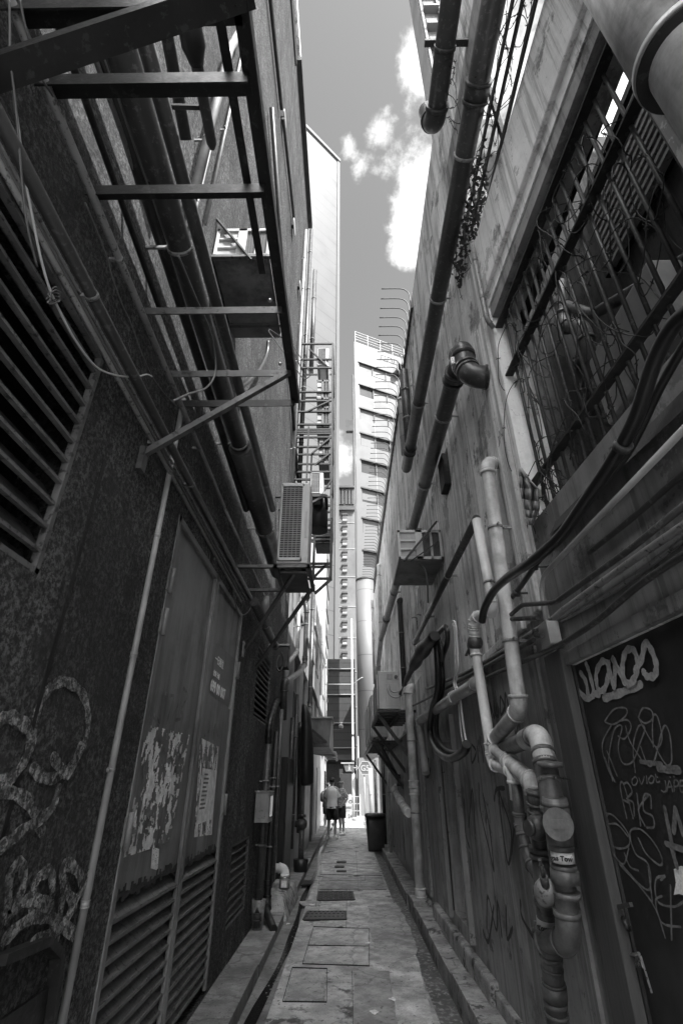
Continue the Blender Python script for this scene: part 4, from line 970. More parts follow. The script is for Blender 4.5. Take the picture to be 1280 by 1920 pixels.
MB().bar(YP(393, 395, y0 - .03), YP(472, 488, y0 - .03), .03, .012).bar((x0, y0 - .02, zb - .02), (x1 + .03, y0 - .02, zb - .02), .03).bar((x0, 3.4, zb - .02), (x1 + .03, 3.4, zb - .02), .03).bar((x1, y0, zb - .02), (x1, 3.5, zb - .02), .02).build('support_bracket', 'steel', u)
# --- condenser on its bracket
def condenser(name, label, lo, hi, face='y', group=None, m='acwhite', cat='air conditioner'):
    """outdoor unit; wire guard on the side towards the viewer ('y') or towards the alley ('x-')"""
    lo, hi = V(lo), V(hi); r = thing(name, label, cat, ((lo.x + hi.x) / 2, (lo.y + hi.y) / 2, lo.z), group); w, dd, h = hi - lo
    MB().box(lo, hi).build('casing', m, r, bevel=.012)
    def P(u, v, o): # u across, v up
        return V((lo.x + u * w, lo.y - o, lo.z + v * h)) if face == 'y' else V((lo.x - o, hi.y - u * dd, lo.z + v * h))
    W = w if face == 'y' else dd
    def bx(m_, u0, u1, v0, v1, o0, o1): a, b = P(u0, v0, o0), P(u1, v1, o1); return m_.box(a, b)
    bx(MB(), .08, .74, .06, .94, .0015, .004).build('fan_opening', 'acdark', r)
    f = MB()
    for a in ((.04, .08, .03, .97), (.74, .79, .03, .97), (.04, .79, .03, .06), (.04, .79, .94, .97)): bx(f, *a, 0, .022)
    f.build('guard_frame', m, r, bevel=.002)
    g = MB(); n = max(10, int(h / .028))
    for k in range(1, n): bx(g, .08, .74, .06 + .88 * k / n - .0025 / h, .06 + .88 * k / n + .0025 / h, .012, .018)
    for k in range(1, 5): bx(g, .08 + .66 * k / 5 - .002 / W, .08 + .66 * k / 5 + .002 / W, .06, .94, .008, .014)
    g.build('wire_guard', 'acgrey', r)
    bx(MB(), .85, .93, .30, .62, .001, .006).build('side_plate', 'acgrey', r)
    for u_ in (.15, .85):
        a = V((lo.x + u_ * w, lo.y + .02, lo.z - .03)); MB().box(a - V((.02, 0, 0)), a + V((.02, dd - .04, .03))).build('foot', 'castiron', r)
    return r
lo, hi = (-.70, 4.6, 3.475), (-.385, 4.98, 4.42)
condenser('outdoor_condenser', 'tall pale condenser with a wire guard, on a bracket above the steel door', lo, hi)
BR = thing('condenser_bracket', 'steel shelf with two diagonal struts carrying the tall pale condenser', 'bracket', (XL, 4.8, 3.4))
zs = 3.43
MB().bar((XL, 4.57, zs), (-.36, 4.57, zs), .04, .03, (0, 0, 1)).bar((XL, 5.25, zs), (-.36, 5.25, zs), .04, .03, (0, 0, 1)).bar((-.37, 4.55, zs), (-.37, 5.27, zs), .04, .03, (0, 0, 1)).bar((-.70, 4.55, zs), (-.70, 5.27, zs), .04, .03, (0, 0, 1)).build('shelf_frame', 'steel', BR)
MB().box((-.66, 4.62, zs - .05), (-.40, 5.2, zs - .03)).build('drip_tray', 'acunder', BR)
MB().bar(L(460, 1215, .02), (-.52, 4.66, zs - .03), .032).build('strut', 'steel', BR); MB().bar(L(481, 1250, .02), (-.40, 5.2, zs - .03), .032).build('strut', 'steel', BR)
a = L(456, 1218, .0); MB().box(a + V((0, -.05, -.08)), a + V((.012, .03, .08))).build('wall_plate', 'conduit', BR)
tag(MB().loft([(L(500, 1118, .15), (.03, 0, 0), (0, .03, 0)), (L(497, 1135, .15), (.05, 0, 0), (0, .04, 0)), (L(499, 1158, .15), (.035, 0, 0), (0, .03, 0)), (L(503, 1172, .15), (.05, 0, 0), (0, .05, 0))], 12).build('hanging_rag', 'rag'), 'crumpled rag hanging under the condenser bracket', 'rag')
# --- far rack of units
RY = 9.3
def rk(x, y, dy=0): return YP(x, y, RY + dy)
top_z = rk(625, 645).z; bot_z = rk(625, 972).z
RK = thing('steel_rack', 'tall black steel rack of cross bars and uprights holding units far up the left wall', 'rack', (-.7, RY, bot_z))
xo = rk(624, 650).x
for y in (RY, RY + 1.1): MB().bar((xo, y, bot_z), (xo, y, top_z), .05).build('upright', 'black', RK)
for y in (RY, RY + 1.1): MB().bar((XL + .28, y, bot_z), (XL + .28, y, rk(600, 800).z), .035).build('upright', 'black', RK)
for py in (645, 674, 690, 735, 752, 772, 796, 805, 809, 813, 820, 838, 852, 870, 885, 899, 915, 932, 948, 960, 974):
    z = rk(600, py).z; b = MB().bar((XL, RY, z), (xo, RY, z), .03 if py in (809, 813, 805, 852, 870) else .045, .04, (0, 0, 1))
    if py in (645, 690, 752, 820, 885, 974): b.bar((xo, RY, z), (xo, RY + 1.1, z), .045, .045, (0, 0, 1)).bar((XL, RY + 1.1, z), (xo, RY + 1.1, z), .04, .04, (0, 0, 1))
    b.build('cross_bar', 'black', RK)
for (p, q) in (((580, 655), (612, 685)), ((575, 772), (618, 752)), ((585, 850), (620, 820)), ((590, 872), (618, 850)), ((600, 930), (622, 900))): MB().bar(rk(*p, -.03), rk(*q, -.03), .035).build('diagonal_brace', 'black', RK)
gu = 'units on the far left rack'
for i, (x0_, x1_, pt, pb, lb, mm) in enumerate(((594, 616, 648, 685, 'topmost pale unit on the far rack, just under its top bar', 'acwhite'), (593, 617, 700, 748, 'second unit down on the far rack, with a long dark underside', 'acgrey'),
        (593, 617, 765, 800, 'third unit down on the far rack', 'acgrey'), (597, 617, 838, 868, 'fourth and lowest unit held inside the far rack', 'acgrey'))):
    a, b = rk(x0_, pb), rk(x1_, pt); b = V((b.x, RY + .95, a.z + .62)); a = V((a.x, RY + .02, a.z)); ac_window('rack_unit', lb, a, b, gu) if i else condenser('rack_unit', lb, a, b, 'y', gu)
a = YP(581, 927, 7.0); b = YP(606, 886, 7.0)
condenser('outdoor_condenser', 'smaller pale condenser with louvred front just beyond the tall one', (a.x, 7.0, a.z), (b.x, 7.4, b.z))
DB = thing('unit_bracket', 'black bracket with a sheet drum under the smaller pale condenser', 'bracket', (XL, 7.2, a.z - .6))
MB().bar((XL, 7.0, a.z - .03), (b.x + .05, 7.0, a.z - .03), .05).bar((XL, 7.42, a.z - .03), (b.x + .05, 7.42, a.z - .03), .05).bar((b.x + .05, 7.0, a.z - .03), (b.x + .05, 7.42, a.z - .03), .05).bar((XL + .1, 7.0, a.z - .45), (b.x, 7.0, a.z - .05), .035).build('bracket_frame', 'black', DB)
q = YP(600, 935, 7.5); MB().cyl((q.x - .03, 7.5, q.z - .62), (q.x - .03, 7.5, q.z - .02), .17, 18).build('sheet_drum', 'tar', DB)
def rk2(x, y, dy=0): return YP(x, y, 8.4 + dy)
LR = thing('ladder_rack', 'lower black rack of bars ending in a diagonal brace at the left, beyond the condensers', 'rack', (-.7, 8.4, rk2(610, 1085).z))
for x in (587, 620): 
    a, b = rk2(x, 1088), rk2(x if x > 600 else 590, 975); MB().bar(a, (a.x, a.y, b.z), .045).build('upright', 'black', LR)
x_in, x_out = XL, rk2(620, 1030).x
for py in (985, 1005, 1012, 1057, 1063, 1085): MB().bar((x_in, 8.4, rk2(600, py).z), (x_out, 8.4, rk2(600, py).z), .04, .04, (0, 0, 1)).build('cross_bar', 'black', LR)
MB().bar(rk2(586, 1085), rk2(612, 1058), .04).bar(rk2(590, 1113), rk2(620, 1086), .045).build('diagonal_brace', 'black', LR)
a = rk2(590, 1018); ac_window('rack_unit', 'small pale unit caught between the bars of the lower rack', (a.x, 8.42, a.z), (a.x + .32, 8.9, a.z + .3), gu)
# --- long vertical pipes
def vpipe(name, label, pt, pb, off, r, m, clamps=(), cols=(), foot=None, pre=None, group='vertical pipes on the left wall', cat='pipe', elb=True):
    a, b = L(*pt, off), L(*pb, off); y = b.y if pt[1] < 900 else (a.y + b.y) / 2
    pts = ([V(p) for p in pre] if pre else []) + [V((a.x, y, a.z)), V((a.x, y, b.z))] + ([V(p) for p in foot] if foot else [])
    s = len(pre) if pre else 0
    return pipe(name, label, cat, pts, r, m, group, clamps=[(s, t) for t in clamps], collars=[(s, t) for t in cols], wall=XL, elbows=elb)
vpipe('drain_pipe', 'slimmer of two tall parallel drainpipes climbing the render beside the racks', (577, 470), (548, 905), .08, .035, 'pvcgrey', (.15, .3, .45, .6, .75, .9))
vpipe('drain_pipe', 'wider of two tall parallel drainpipes climbing the render beside the racks', (584, 440), (561, 905), .10, .055, 'duct', (.12, .3, .5, .7, .88))
vpipe('drain_pipe', 'far drainpipe ending high against the white tower', (590, 500), (583, 700), .10, .07, 'duct', (.3, .7))
vpipe('white_conduit', 'long white conduit running up the render beside the steel door', (352, 765), (115, 1925), .02, .0165, 'pvcgrey', (.18, .72), (.55, .33, .88), cat='conduit')
vpipe('stained_pipe', 'stained vertical pipe with a corrugated arched top behind the meter box', (503, 1385), (482, 1738), .08, .045, 'castiron', (.25, .6), (.95,))
y1 = L(490, 1600, .1).y
cr = MB(); pp = catmull([L(503, 1400, .08), L(505, 1360, .08), L(514, 1325, .08), L(524, 1312, .08), L(530, 1325, .06)], 14)
cr.tube(pp, [.046 + .006 * math.sin(i * 1.9) for i in range(len(pp))], 14); tag(cr.build('corrugated_hose', 'rubber'), 'dark corrugated hose arching over at the top of the stained pipe', 'hose')
vpipe('black_pipe', 'black pipe with a curved foot next to the stained pipe', (517, 1370), (503, 1690), .12, .045, 'black', (.3, .7), (.9,), foot=[L(500, 1712, .14), G(513, 1742, .07)])
vpipe('steel_channel', 'speckled narrow steel post between black pipes on the left', (528, 1330), (512, 1640), .20, .028, 'castiron', (.5,), cat='post')
vpipe('arched_pipe', 'dark pipe bending over in an arch behind the speckled post', (548, 1345), (538, 1600), .06, .04, 'duct', (.4, .85))
vpipe('dark_pipe', 'dark pipe with flaking paint in the middle of the cluster', (556, 1300), (547, 1590), .08, .045, 'castiron', (.3, .8), (.55,))
vpipe('grey_pipe', 'grey pipe that steps sideways in two bends above the pipe cluster', (561, 1130), (557, 1222), .10, .04, 'pvcgrey', (.5,), foot=[L(538, 1245, .10), L(535, 1300, .10)])
vpipe('grey_pipe', 'thick grey pipe with a pale top elbow and a long sloping foot', (575, 1140), (571, 1245), .16, .055, 'duct', (.3,), (.9,), foot=[L(563, 1260, .16), L(533, 1280, .16), L(531, 1350, .16)], pre=[L(568, 1120, .05)])
vpipe('black_pipe', 'tall black pipe dropping from the lower rack with an elbow near the awning', (588, 1100), (580, 1325), .16, .06, 'duct', (.22, .85), foot=[L(576, 1345, .16), L(563, 1362, .10), L(561, 1560, .10)])
vpipe('riser_pipe', 'pale riser on the facade beyond the awning box', (606, 1090), (600, 1300), .08, .05, 'pvc', (.3, .6))
vpipe('riser_pipe', 'thin pale riser nearest the alley mouth on the left', (612, 1240), (608, 1400), .15, .045, 'conduit', (.5,), (.1, .3))
a, b = L(590, 1170, .10), L(610, 1245, .1)
pipe('sloping_pipe', 'grey pipe sloping down along the pale facade', 'pipe', [a, L(597, 1205, .1), b], .05, 'pvcgrey', clamps=[(0, .5), (1, .5)], wall=XL)
pipe('sloping_pipe', 'lower grey pipe sloping down towards the awning box', 'pipe', [L(584, 1290, .10), L(606, 1350, .1)], .055, 'castiron', clamps=[(0, .5)], wall=XL)
# meter box, small junction box
c = L(480, 1512, .0); MX = thing('meter_box', 'grey meter box with a small window on the left wall near the ground vents', 'box', c)
MB().box((XL + .02, c.y - .20, 1.14), (XL + .19, c.y + .16, 1.46)).build('casing', 'acgrey', MX, bevel=.006)
MB().box((XL + .03, c.y - .203, 1.18), (XL + .15, c.y - .206, 1.3)).build('label_plate', 'conduit', MX); MB().box((XL + .191, c.y - .13, 1.2), (XL + .194, c.y + .1, 1.42)).build('window', 'glass', MX)
MB().box((XL + .01, c.y - .21, 1.46), (XL + .2, c.y + .17, 1.475)).build('lid', 'conduit', MX)
c = L(532, 1220, .15); JB = thing('control_box', 'black electrical box with a pale top under the bend of the grey pipe', 'box', c)
MB().box(c + V((-.09, -.1, -.28)), c + V((.09, .1, .05))).build('casing', 'black', JB, bevel=.01); MB().box(c + V((-.1, -.12, .05)), c + V((.1, .12, .08))).build('lid', 'signw', JB, bevel=.005)
MB().tube(catmull([c + V((-.05, -.12, -.1)), c + V((-.08, -.16, -.25)), c + V((-.02, -.18, -.35)), c + V((.03, -.14, -.2)), c + V((-.02, -.12, -.05))]), .012, 8).build('cable_loop', 'rubber', JB)
# sheet casing and dark cabinets along the pale facade base
for i, (px0, px1, ptop, pbot, off, m, lb) in enumerate(((535, 548, 1420, 1610, .10, 'tar', 'flaking black steel cabinet between the pipes on the left'), (570, 580, 1440, 1560, .05, 'doormetal', 'narrow grey door panel beyond the pipe cluster'), (586, 592, 1435, 1560, .07, 'hoard', 'dark shop shutter beside the awning box'), (594, 600, 1440, 1555, .06, 'conduit', 'pale peeling pillar just before the people'))):
    ya, yb = L(px0, 1500, off).y, L(px1, 1500, off).y; z1 = L((px0 + px1) / 2, ptop, off).z
    t_ = thing('wall_cabinet', lb, 'cabinet', (XL, (ya + yb) / 2, 0), 'panels and cabinets against the pale facade')
    MB().box((XL, ya, .05), (XL + off, yb, z1)).build('body', m, t_, bevel=.01); MB().box((XL + off + .001, ya + .05, .2), (XL + off + .012, yb - .05, z1 - .1)).build('door_leaf', m, t_, bevel=.004)
# low concrete block with a pale elbow pipe and a tin
tag(MB().hexa([V((XL, 8.3, -.05)), V((-.80, 8.3, -.05)), V((-.78, 9.9, -.05)), V((XL, 9.9, -.05)), V((XL, 8.4, .24)), V((-.90, 8.45, .20)), V((-.84, 9.8, .2)), V((XL, 9.8, .24))]).build('concrete_block', 'kerb', bevel=.03), 'low rough concrete block at the foot of the left wall', 'block')
a = G(517, 1655, .38)
pipe('elbow_pipe', 'pale plastic elbow pipe turning down above a tin at the foot of the wall', 'pipe', [V((XL, 9.0, .46)), V((-.93, 9.0, .46)), V((-.93, 9.0, .28))], .055, 'pvc', rad=.1)
TN = thing('tin_can', 'dented metal tin standing under the pale elbow pipe', 'tin', (-.93, 8.98, .22)); MB().cyl((-.93, 8.98, .22), (-.93, 8.98, .35), .08, 18).build('body', 'conduit', TN); MB().box((-.97, 8.895, .24), (-.89, 8.91, .32)).build('label', 'paperw', TN); MB().ring((-.93, 8.98, .35), (0, 0, 1), .083, .012).build('rim', 'chrome', TN)
FN = L(480, 1745, .08); tag(MB().cyl((XL + .08, L(482, 1738, .08).y, .06), (XL + .08, L(482, 1738, .08).y, .34), .06, 14, .085).build('funnel_outlet', 'conduit'), 'open metal funnel outlet at the foot of the stained pipe', 'outlet')
# rusty valve stand
c = L(566, 1545, .22); VS = thing('valve_stand', 'rusty valve on a short standpipe in a pot by the left gutter', 'valve', (c.x, c.y, .05))
MB().cyl((c.x, c.y, .05), (c.x, c.y, c.z), .055, 14).build('standpipe', 'castiron', VS)
MB().ball((c.x, c.y, c.z), .11, 14, 10).cyl((c.x - .14, c.y, c.z), (c.x + .1, c.y, c.z), .06, 12).cyl((c.x, c.y, c.z + .08), (c.x, c.y, c.z + .24), .03, 10).ring((c.x, c.y, c.z + .14), (0, 0, 1), .08, .05).build('valve_body', 'castiron', VS)
MB().cyl((c.x, c.y, .05), (c.x, c.y, .26), .13, 16, .15).build('pot', 'tar', VS)
# black sack
c = L(575, 1395, .28); SK = MB().loft([((c.x - .06, c.y, c.z + .78), (.05, 0, 0), (0, .15, 0)), ((c.x - .03, c.y, c.z + .6), (.10, 0, 0), (0, .2, 0)), ((c.x, c.y, c.z + .1), (.12, 0, 0), (0, .22, 0)), ((c.x + .01, c.y, c.z - .4), (.13, 0, 0), (0, .22, 0)), ((c.x + .02, c.y, c.z - .72), (.13, 0, 0), (0, .22, 0)), ((c.x + .0, c.y, c.z - .78), (.09, 0, 0), (0, .18, 0))], 26)
tag(SK.map(lambda p: p + V((1, 1, 0)) * mnoise.noise(p * 3.1) * .05).build('covered_bundle', 'tar'), 'bundle wrapped in black sheeting hung on the left wall before the awning box', 'bundle')
# awning box and little canopy
Y0 = 14.0; a = YP(585, 1400, Y0); b = YP(621, 1347, Y0)
AW = thing('duct_hood', 'grey sheet metal hood box with a diagonal brace above a doorway on the left', 'hood', ((a.x + b.x) / 2, Y0 + .6, a.z))
MB().hexa([(XL, Y0 + .1, a.z), (b.x - .05, Y0 + .1, a.z), (b.x + .02, Y0 + 1.6, a.z - .1), (XL, Y0 + 1.6, a.z - .1), (XL, Y0, b.z), (b.x, Y0, b.z), (b.x, Y0 + 1.6, b.z), (XL, Y0 + 1.6, b.z)]).build('box', 'doormetal', AW)
MB().box((XL, Y0 - .05, b.z), (b.x + .04, Y0 + 1.65, b.z + .04)).build('top_flange', 'signw', AW); MB().bar((XL, Y0 - .03, b.z - .1), (b.x - .12, Y0 - .03, a.z + .1), .06).bar((XL, Y0 - .03, a.z + .1), (b.x - .1, Y0 - .03, a.z + .1), .05).build('brace', 'black', AW)
a = YP(600, 1418, 16); b = YP(629, 1402, 16)
CN = thing('small_canopy', 'small pale corrugated canopy over the doorway behind the people', 'canopy', (XL, 16.4, a.z))
mb = MB(); n = 14
for k in range(n): 
    y = 16 + k * .14; mb.tube([(XL, y, b.z + .05), (b.x, y, a.z + .05)], .07, 8)
mb.build('sheet', 'signw', CN); MB().bar((XL, 15.97, b.z - .12), (b.x, 15.97, a.z - .03), .05).bar((b.x, 15.97, a.z - .03), (b.x, 18, a.z - .03), .05).build('frame', 'polew', CN)
# ================================================================== THINGS ON THE RIGHT WALL
g2 = 'conduits and cables along the right wall'
def RR(px, off): return [R(x, y, off) for x, y in px]
# --- big pipes high up
a = V((.99, -.4, 6.1)); e = AX(0, .99, 762, 884); e = V((.99, e.y, 6.12))
HP = pipe('drain_pipe', 'longest dark drainpipe high on the right wall, ending in a capped stub above the alley', 'pipe', [a, e], .082, 'duct', 'big drainpipes on the right wall', clamps=[(0, .22), (0, .36), (0, .55), (0, .78)], collars=[(0, .30), (0, .93)], wall=XR, seg=24)
MB().cyl(e, e + V((0, .05, -.02)), .06, 16).build('end_cap', 'castiron', HP)
a, b = R(874, 655, .15), R(714, 1197, .13); zz = R(938, 648).z
TR = pipe('drain_pipe', 'black drainpipe with a bulky silver-banded trap elbow at its near top end', 'pipe', [V((XR + .1, 2.90, zz - .03)), V((a.x - .0, 2.90, zz - .03)), V((a.x, 3.02, zz + .22)), a + V((0, .1, .12)), b], .078, 'duct', 'big drainpipes on the right wall', rad=.16, clamps=[(3, .08), (3, .2), (3, .32), (3, .6)], collars=[(3, .03), (3, .8)], wall=XR, seg=24)
tp_ = V((a.x, 3.0, zz + .17)); MB().ring(tp_ + V((0, .04, .06)), (0, .5, .8), .098, .05, 24).box(tp_ + V((-.12, -.03, .02)), tp_ + V((-.09, .0, .09))).build('steel_band', 'chrome', TR)
pipe('lower_drain', 'pale bent pipes where the black drainpipe comes down near the condensers', 'pipe', [b, b + V((-.02, .5, -.25)), b + V((-.06, 1.1, -.7)), b + V((-.02, 1.3, -1.1)), b + V((-.02, 1.35, -2.2))], .07, 'pvcgrey', rad=.2)
# thin pipe above the trap
pipe('thin_pipe', 'thin pale pipe with joints running down to the trap elbow', 'pipe', [R(884, 455, .06), R(896, 520, .05), R(912, 598, .05), R(925, 615, .0)], .018, 'conduit', collars=[(0, .5), (1, .5)])
# short hanging pipe at the top
q = V((.88, -.3, 7.22)); q1 = V((.88, 2.50, 7.2))
pipe('overhead_pipe', 'short dark overhead pipe ending in an upturned elbow against the sky at top right', 'pipe', [q, q1, q1 + V((-.03, .05, .42))], .088, 'duct', rad=.16, seg=24)
c = V((.88, AX(0, .88, 835, 95).y, 7.2)); BK = MB().bar(c + V((-.17, 0, .09)), c + V((.24, 0, .09)), .05, .03).ring(c, (0, 1, 0), .096, .03, 20); tag(BK.build('pipe_bracket', 'castiron'), 'bracket with a cross bar holding the short overhead pipe', 'bracket')
# big near pipe top right
c = NR(1292, 110, .17); NP = pipe('soil_pipe', 'large pale pipe with a flange, nearest to the viewer at the top right corner', 'pipe', [V((c.x, c.y, 7)), V((c.x, c.y, 2.95))], .112, 'pvcdirty', seg=40)
zt = c.z + .02; MB().ring((c.x, c.y, zt + .4), (0, 0, 1), .140, .8, 40).build('socket', 'pvcdirty', NP); MB().ring((c.x, c.y, zt), (0, 0, 1), .150, .03, 40).build('flange', 'pvcgrey', NP); MB().ring((c.x, c.y, zt - .018), (0, 0, 1), .146, .008, 40).build('gasket', 'black', NP)
# --- grille in the opening
GR = thing('window_grille', 'barred grille of upright rods and flat cross bars filling the opening on the right', 'grille', (1.2, 1.9, 2.93))
gx = XR + .07
for k in range(18): y = 1.05 + k * .098; MB().cyl((gx + KN * (2.77 - y), y, 2.9), (gx + KN * (2.77 - y), y, 4.80), .0105, 10).build('upright_rod', 'castiron', GR)
for z in (AX(0, gx, 940, 750).z + .0, AX(0, gx, 1015, 910).z + .05, 4.62): MB().bar((gx + KN * 1.77 - .02, 1.0, z), (gx - .02, 2.74, z), .014, .055, (1, 0, 0)).build('cross_bar', 'black', GR)
# barbed wire coils
def barbed(name, label, p, q, rad, turns, seed, ax=V((1, 0, 0)), grp='coils of barbed wire', ry=1.0):
    rr = random.Random(seed); p, q = V(p), V(q); d = (q - p).normalized(); x = V((0, 0, 1)); y = ax; pts = []; n = turns * 12
    ph = rr.random() * 6
    for i in range(n + 1):
        t = i / n; a = ph + 2 * math.pi * turns * t; rj = rad * (1 + .4 * math.sin(a * .37 + seed) + rr.uniform(-.08, .08))
        pts.append(p.lerp(q, t + .06 * math.sin(a * 1.3)) + x * math.cos(a) * rj + y * math.sin(a) * rj * .35 * ry + d * rr.uniform(-.02, .02))
    pts = catmull(pts, 3); mb = MB().tube(pts, .0028, 5)
    for i in range(4, len(pts) - 4, 7):
        c = pts[i]
        for s in range(3):
            v = V((rr.uniform(-1, 1), rr.uniform(-1, 1), rr.uniform(-1, 1))).normalized() * rr.uniform(.012, .02); mb.tube([c - v, c + v], .0019, 4)
    return tag(mb.build(name, 'wire', fix=False), label, 'barbed wire', grp)
def sx(y): return XR + .03 + KN * (2.77 - y)
barbed('barbed_wire', 'barbed wire tangled along the foot of the grille', (sx(2.7), 2.72, 3.12), (sx(1.6), 1.5, 3.2), .15, 9, 1)
barbed('barbed_wire', 'barbed wire coiled across the middle of the grille', (sx(2.6), 2.6, 3.95), (sx(1.2), 1.1, 3.72), .17, 8, 2)
barbed('barbed_wire', 'barbed wire looped in front of the sky gap near the top of the grille', (sx(2.2), 2.1, 4.25), (sx(1.2), 1.1, 4.1), .2, 6, 3)
barbed('barbed_wire', 'widest barbed wire coil spread over the middle bars', (sx(2.7), 2.7, 3.6), (sx(1.2), 1.1, 3.45), .24, 8, 12)
barbed('barbed_wire', 'barbed wire coil just under the upper cross bar', (sx(2.7), 2.7, 4.2), (sx(1.5), 1.5, 4.4), .16, 7, 13)
barbed('barbed_wire', 'barbed wire drooping from the lower cross bar of the grille', (sx(2.75), 2.8, 2.95), (sx(2.2), 2.3, 3.05), .13, 7, 4)
barbed('barbed_wire', 'barbed wire strung inside the sky strip between the beam and the high drainpipe', (XR - .0, 2.95, 5.85), (XR + .02, .9, 6.15), .2, 16, 5)
barbed('barbed_wire', 'second barbed wire in the sky strip, denser at its far end', (XR - .04, 3.25, 5.75), (XR, 2.0, 6.05), .16, 10, 6)
barbed('barbed_wire', 'loose barbed wire dangling between the overhead pipe and the high drainpipe', (.93, 1.95, 7.2), (.93, 2.2, 6.4), .12, 4, 7)
rr = random.Random(21); mb = MB()
for k in range(260):
    t = rr.random() ** .7; y = 2.1 + t * 1.15; c = V((XR - .02 + rr.uniform(-.05, .06), y, 5.78 + rr.gauss(.12, .12))); v = V((rr.uniform(-1, 1), rr.uniform(-1, 1), rr.uniform(-1, 1))).normalized(); w = v.cross(V((0, 0, 1))).normalized() * rr.uniform(.01, .022); v *= rr.uniform(.015, .04)
    mb.face([c - v, c - w, c + v, c + w])
tag(mb.build('dry_climber', 'leaf', fix=False), 'dead leaves and debris caught in the wire below the high drainpipe', 'debris', kind='stuff')
# rag on the wire
rg = MB(); RO = [(974, 876), (990, 905), (1010, 916), (1010, 955), (1000, 958), (1000, 985), (984, 980), (978, 940), (973, 905)]
rows = [((974, 876), (978, 880)), ((974, 893), (994, 900)), ((975, 915), (1010, 917)), ((977, 935), (1010, 940)), ((982, 955), (1008, 958)), ((986, 970), (1002, 972)), ((988, 984), (997, 985))]
prev = None
for i, (p, q) in enumerate(rows):
    cur = [NR(p[0] + (q[0] - p[0]) * t, p[1] + (q[1] - p[1]) * t, .06 + .022 * math.sin(t * 13 + i * .7)) for t in [k / 12 for k in range(13)]]
    if prev:
        for j in range(12): rg.face([prev[j], prev[j + 1], cur[j + 1], cur[j]], True)
    prev = cur
ro = rg.build('hanging_rag', 'rag', fix=False); sd = ro.modifiers.new('thick', 'SOLIDIFY'); sd.thickness = .006; tag(ro, 'pale torn rag caught on the barbed wire at the foot of the grille', 'rag')
# things in the light well
LW = thing('louvre_box', 'dark louvred box seen through the grille against the sky', 'louvre', (1.9, 1.8, 4.8))
mb = MB()
for k in range(11): mb.box((1.90, 1.25, 4.82 + k * .07), (1.95, 2.35, 4.85 + k * .07))
mb.build('slats', 'conduit', LW); MB().box((1.96, 1.25, 4.8), (1.97, 2.35, 5.6)).build('back', 'black', LW); MB().box((1.89, 1.2, 4.78), (1.97, 1.26, 5.62)).box((1.89, 2.34, 4.78), (1.97, 2.4, 5.62)).box((1.89, 1.2, 5.6), (1.97, 2.4, 5.66)).build('louvre_frame', 'black', LW)
pipe('well_pipe', 'fat pale pipe with an elbow behind the grille', 'pipe', [AX(0, 1.8, 1052, 530), AX(0, 1.75, 1055, 612), AX(0, 1.7, 1092, 612), AX(0, 1.7, 1112, 700)], .05, 'pvcworn', 'pipes behind the grille', rad=.12)
pipe('well_pipe', 'dark pipe sloping across behind the grille', 'pipe', [AX(0, 1.8, 1040, 565), AX(0, 1.8, 1110, 590), AX(0, 1.7, 1300, 480)], .04, 'castiron', 'pipes behind the grille')
pipe('well_pipe', 'grey vertical pipe standing behind the bars', 'pipe', [AX(0, 1.8, 1010, 690), AX(0, 1.8, 1065, 960)], .055, 'pvcgrey', 'pipes behind the grille')
pipe('well_pipe', 'thin pipe running low behind the bars to the right edge', 'pipe', [AX(0, 1.9, 1080, 680), AX(0, 1.9, 1280, 560)], .03, 'conduit', 'pipes behind the grille')
tag(MB().hexa([V(p) for p in [(1.5, 1.6, 3.35), (2.0, 1.6, 3.35), (2.0, 2.3, 3.35), (1.5, 2.3, 3.35), (1.5, 1.6, 3.85), (2.0, 1.6, 3.85), (2.0, 2.3, 3.85), (1.5, 2.3, 3.85)]]).build('boxed_unit', 'acgrey', bevel=.02), 'boxy unit standing in the shade behind the lower bars', 'box')
# --- cables and conduits sweeping along the near wall
def nline(name, label, px, r, m, off=.04, cat='conduit', smooth=True, fil=None):
    P = [(NR if x > 1044 else R)(x, y, off) for x, y in px]; return line(name, label, cat, P, r, m, g2, smooth=smooth, seg=12, fil=fil)
nline('power_cable', 'thickest black cable sweeping from the right edge down across both pale pipes', [(1310, 570), (1262, 610), (1225, 680), (1192, 780), (1150, 860), (1100, 935), (1050, 1005), (1000, 1050), (955, 1080), (925, 1108), (908, 1140), (903, 1165)], .025, 'rubber', .22, 'cable')
c = NR(1166, 836, .22); tag(MB().ring(c, NR(1150, 860, .22) - c, .033, .025, 14).build('cable_clamp', 'castiron'), 'round clamp on the thickest black cable halfway up', 'clamp')
nline('power_cable', 'black cable close below the thickest one', [(1310, 600), (1240, 720), (1175, 850), (1110, 925), (1060, 985), (1010, 1050), (975, 1100), (952, 1128)], .016, 'rubber', .10, 'cable')
for i, (x, y) in enumerate(((1000, 1062), (968, 1112))): 
    c = R(x, y, .10); tag(MB().ring(c, (0, .5, -.6), .024, .03, 12).cyl(c, (XR, c.y, c.z), .008, 8).build('cable_clamp', 'castiron'), ('upper' if i == 0 else 'lower') + ' small clamp where the black cables meet by the pale pipe', 'clamp')
tag(MB().hexa([NR(1310, 700, .0), NR(1310, 735, .0), R(1030, 1000, .0), R(1040, 978, .0), NR(1310, 700, .05), NR(1310, 740, .06), R(1030, 1003, .05), R(1040, 978, .04)]).build('timber_ledge', 'wood'), 'rough timber batten sloping along the sill below the grille', 'batten')
nline('conduit', 'grey conduit with a bright edge that bends down into the small box', [(1310, 775), (1045, 1050), (1012, 1085), (1024, 1175)], .014, 'pvcgrey', .07, smooth=False, fil=.12)
nline('conduit', 'rusty pipe just under the bright-edged conduit', [(1310, 862), (1180, 975), (1105, 1035)], .012, 'castiron', .03)
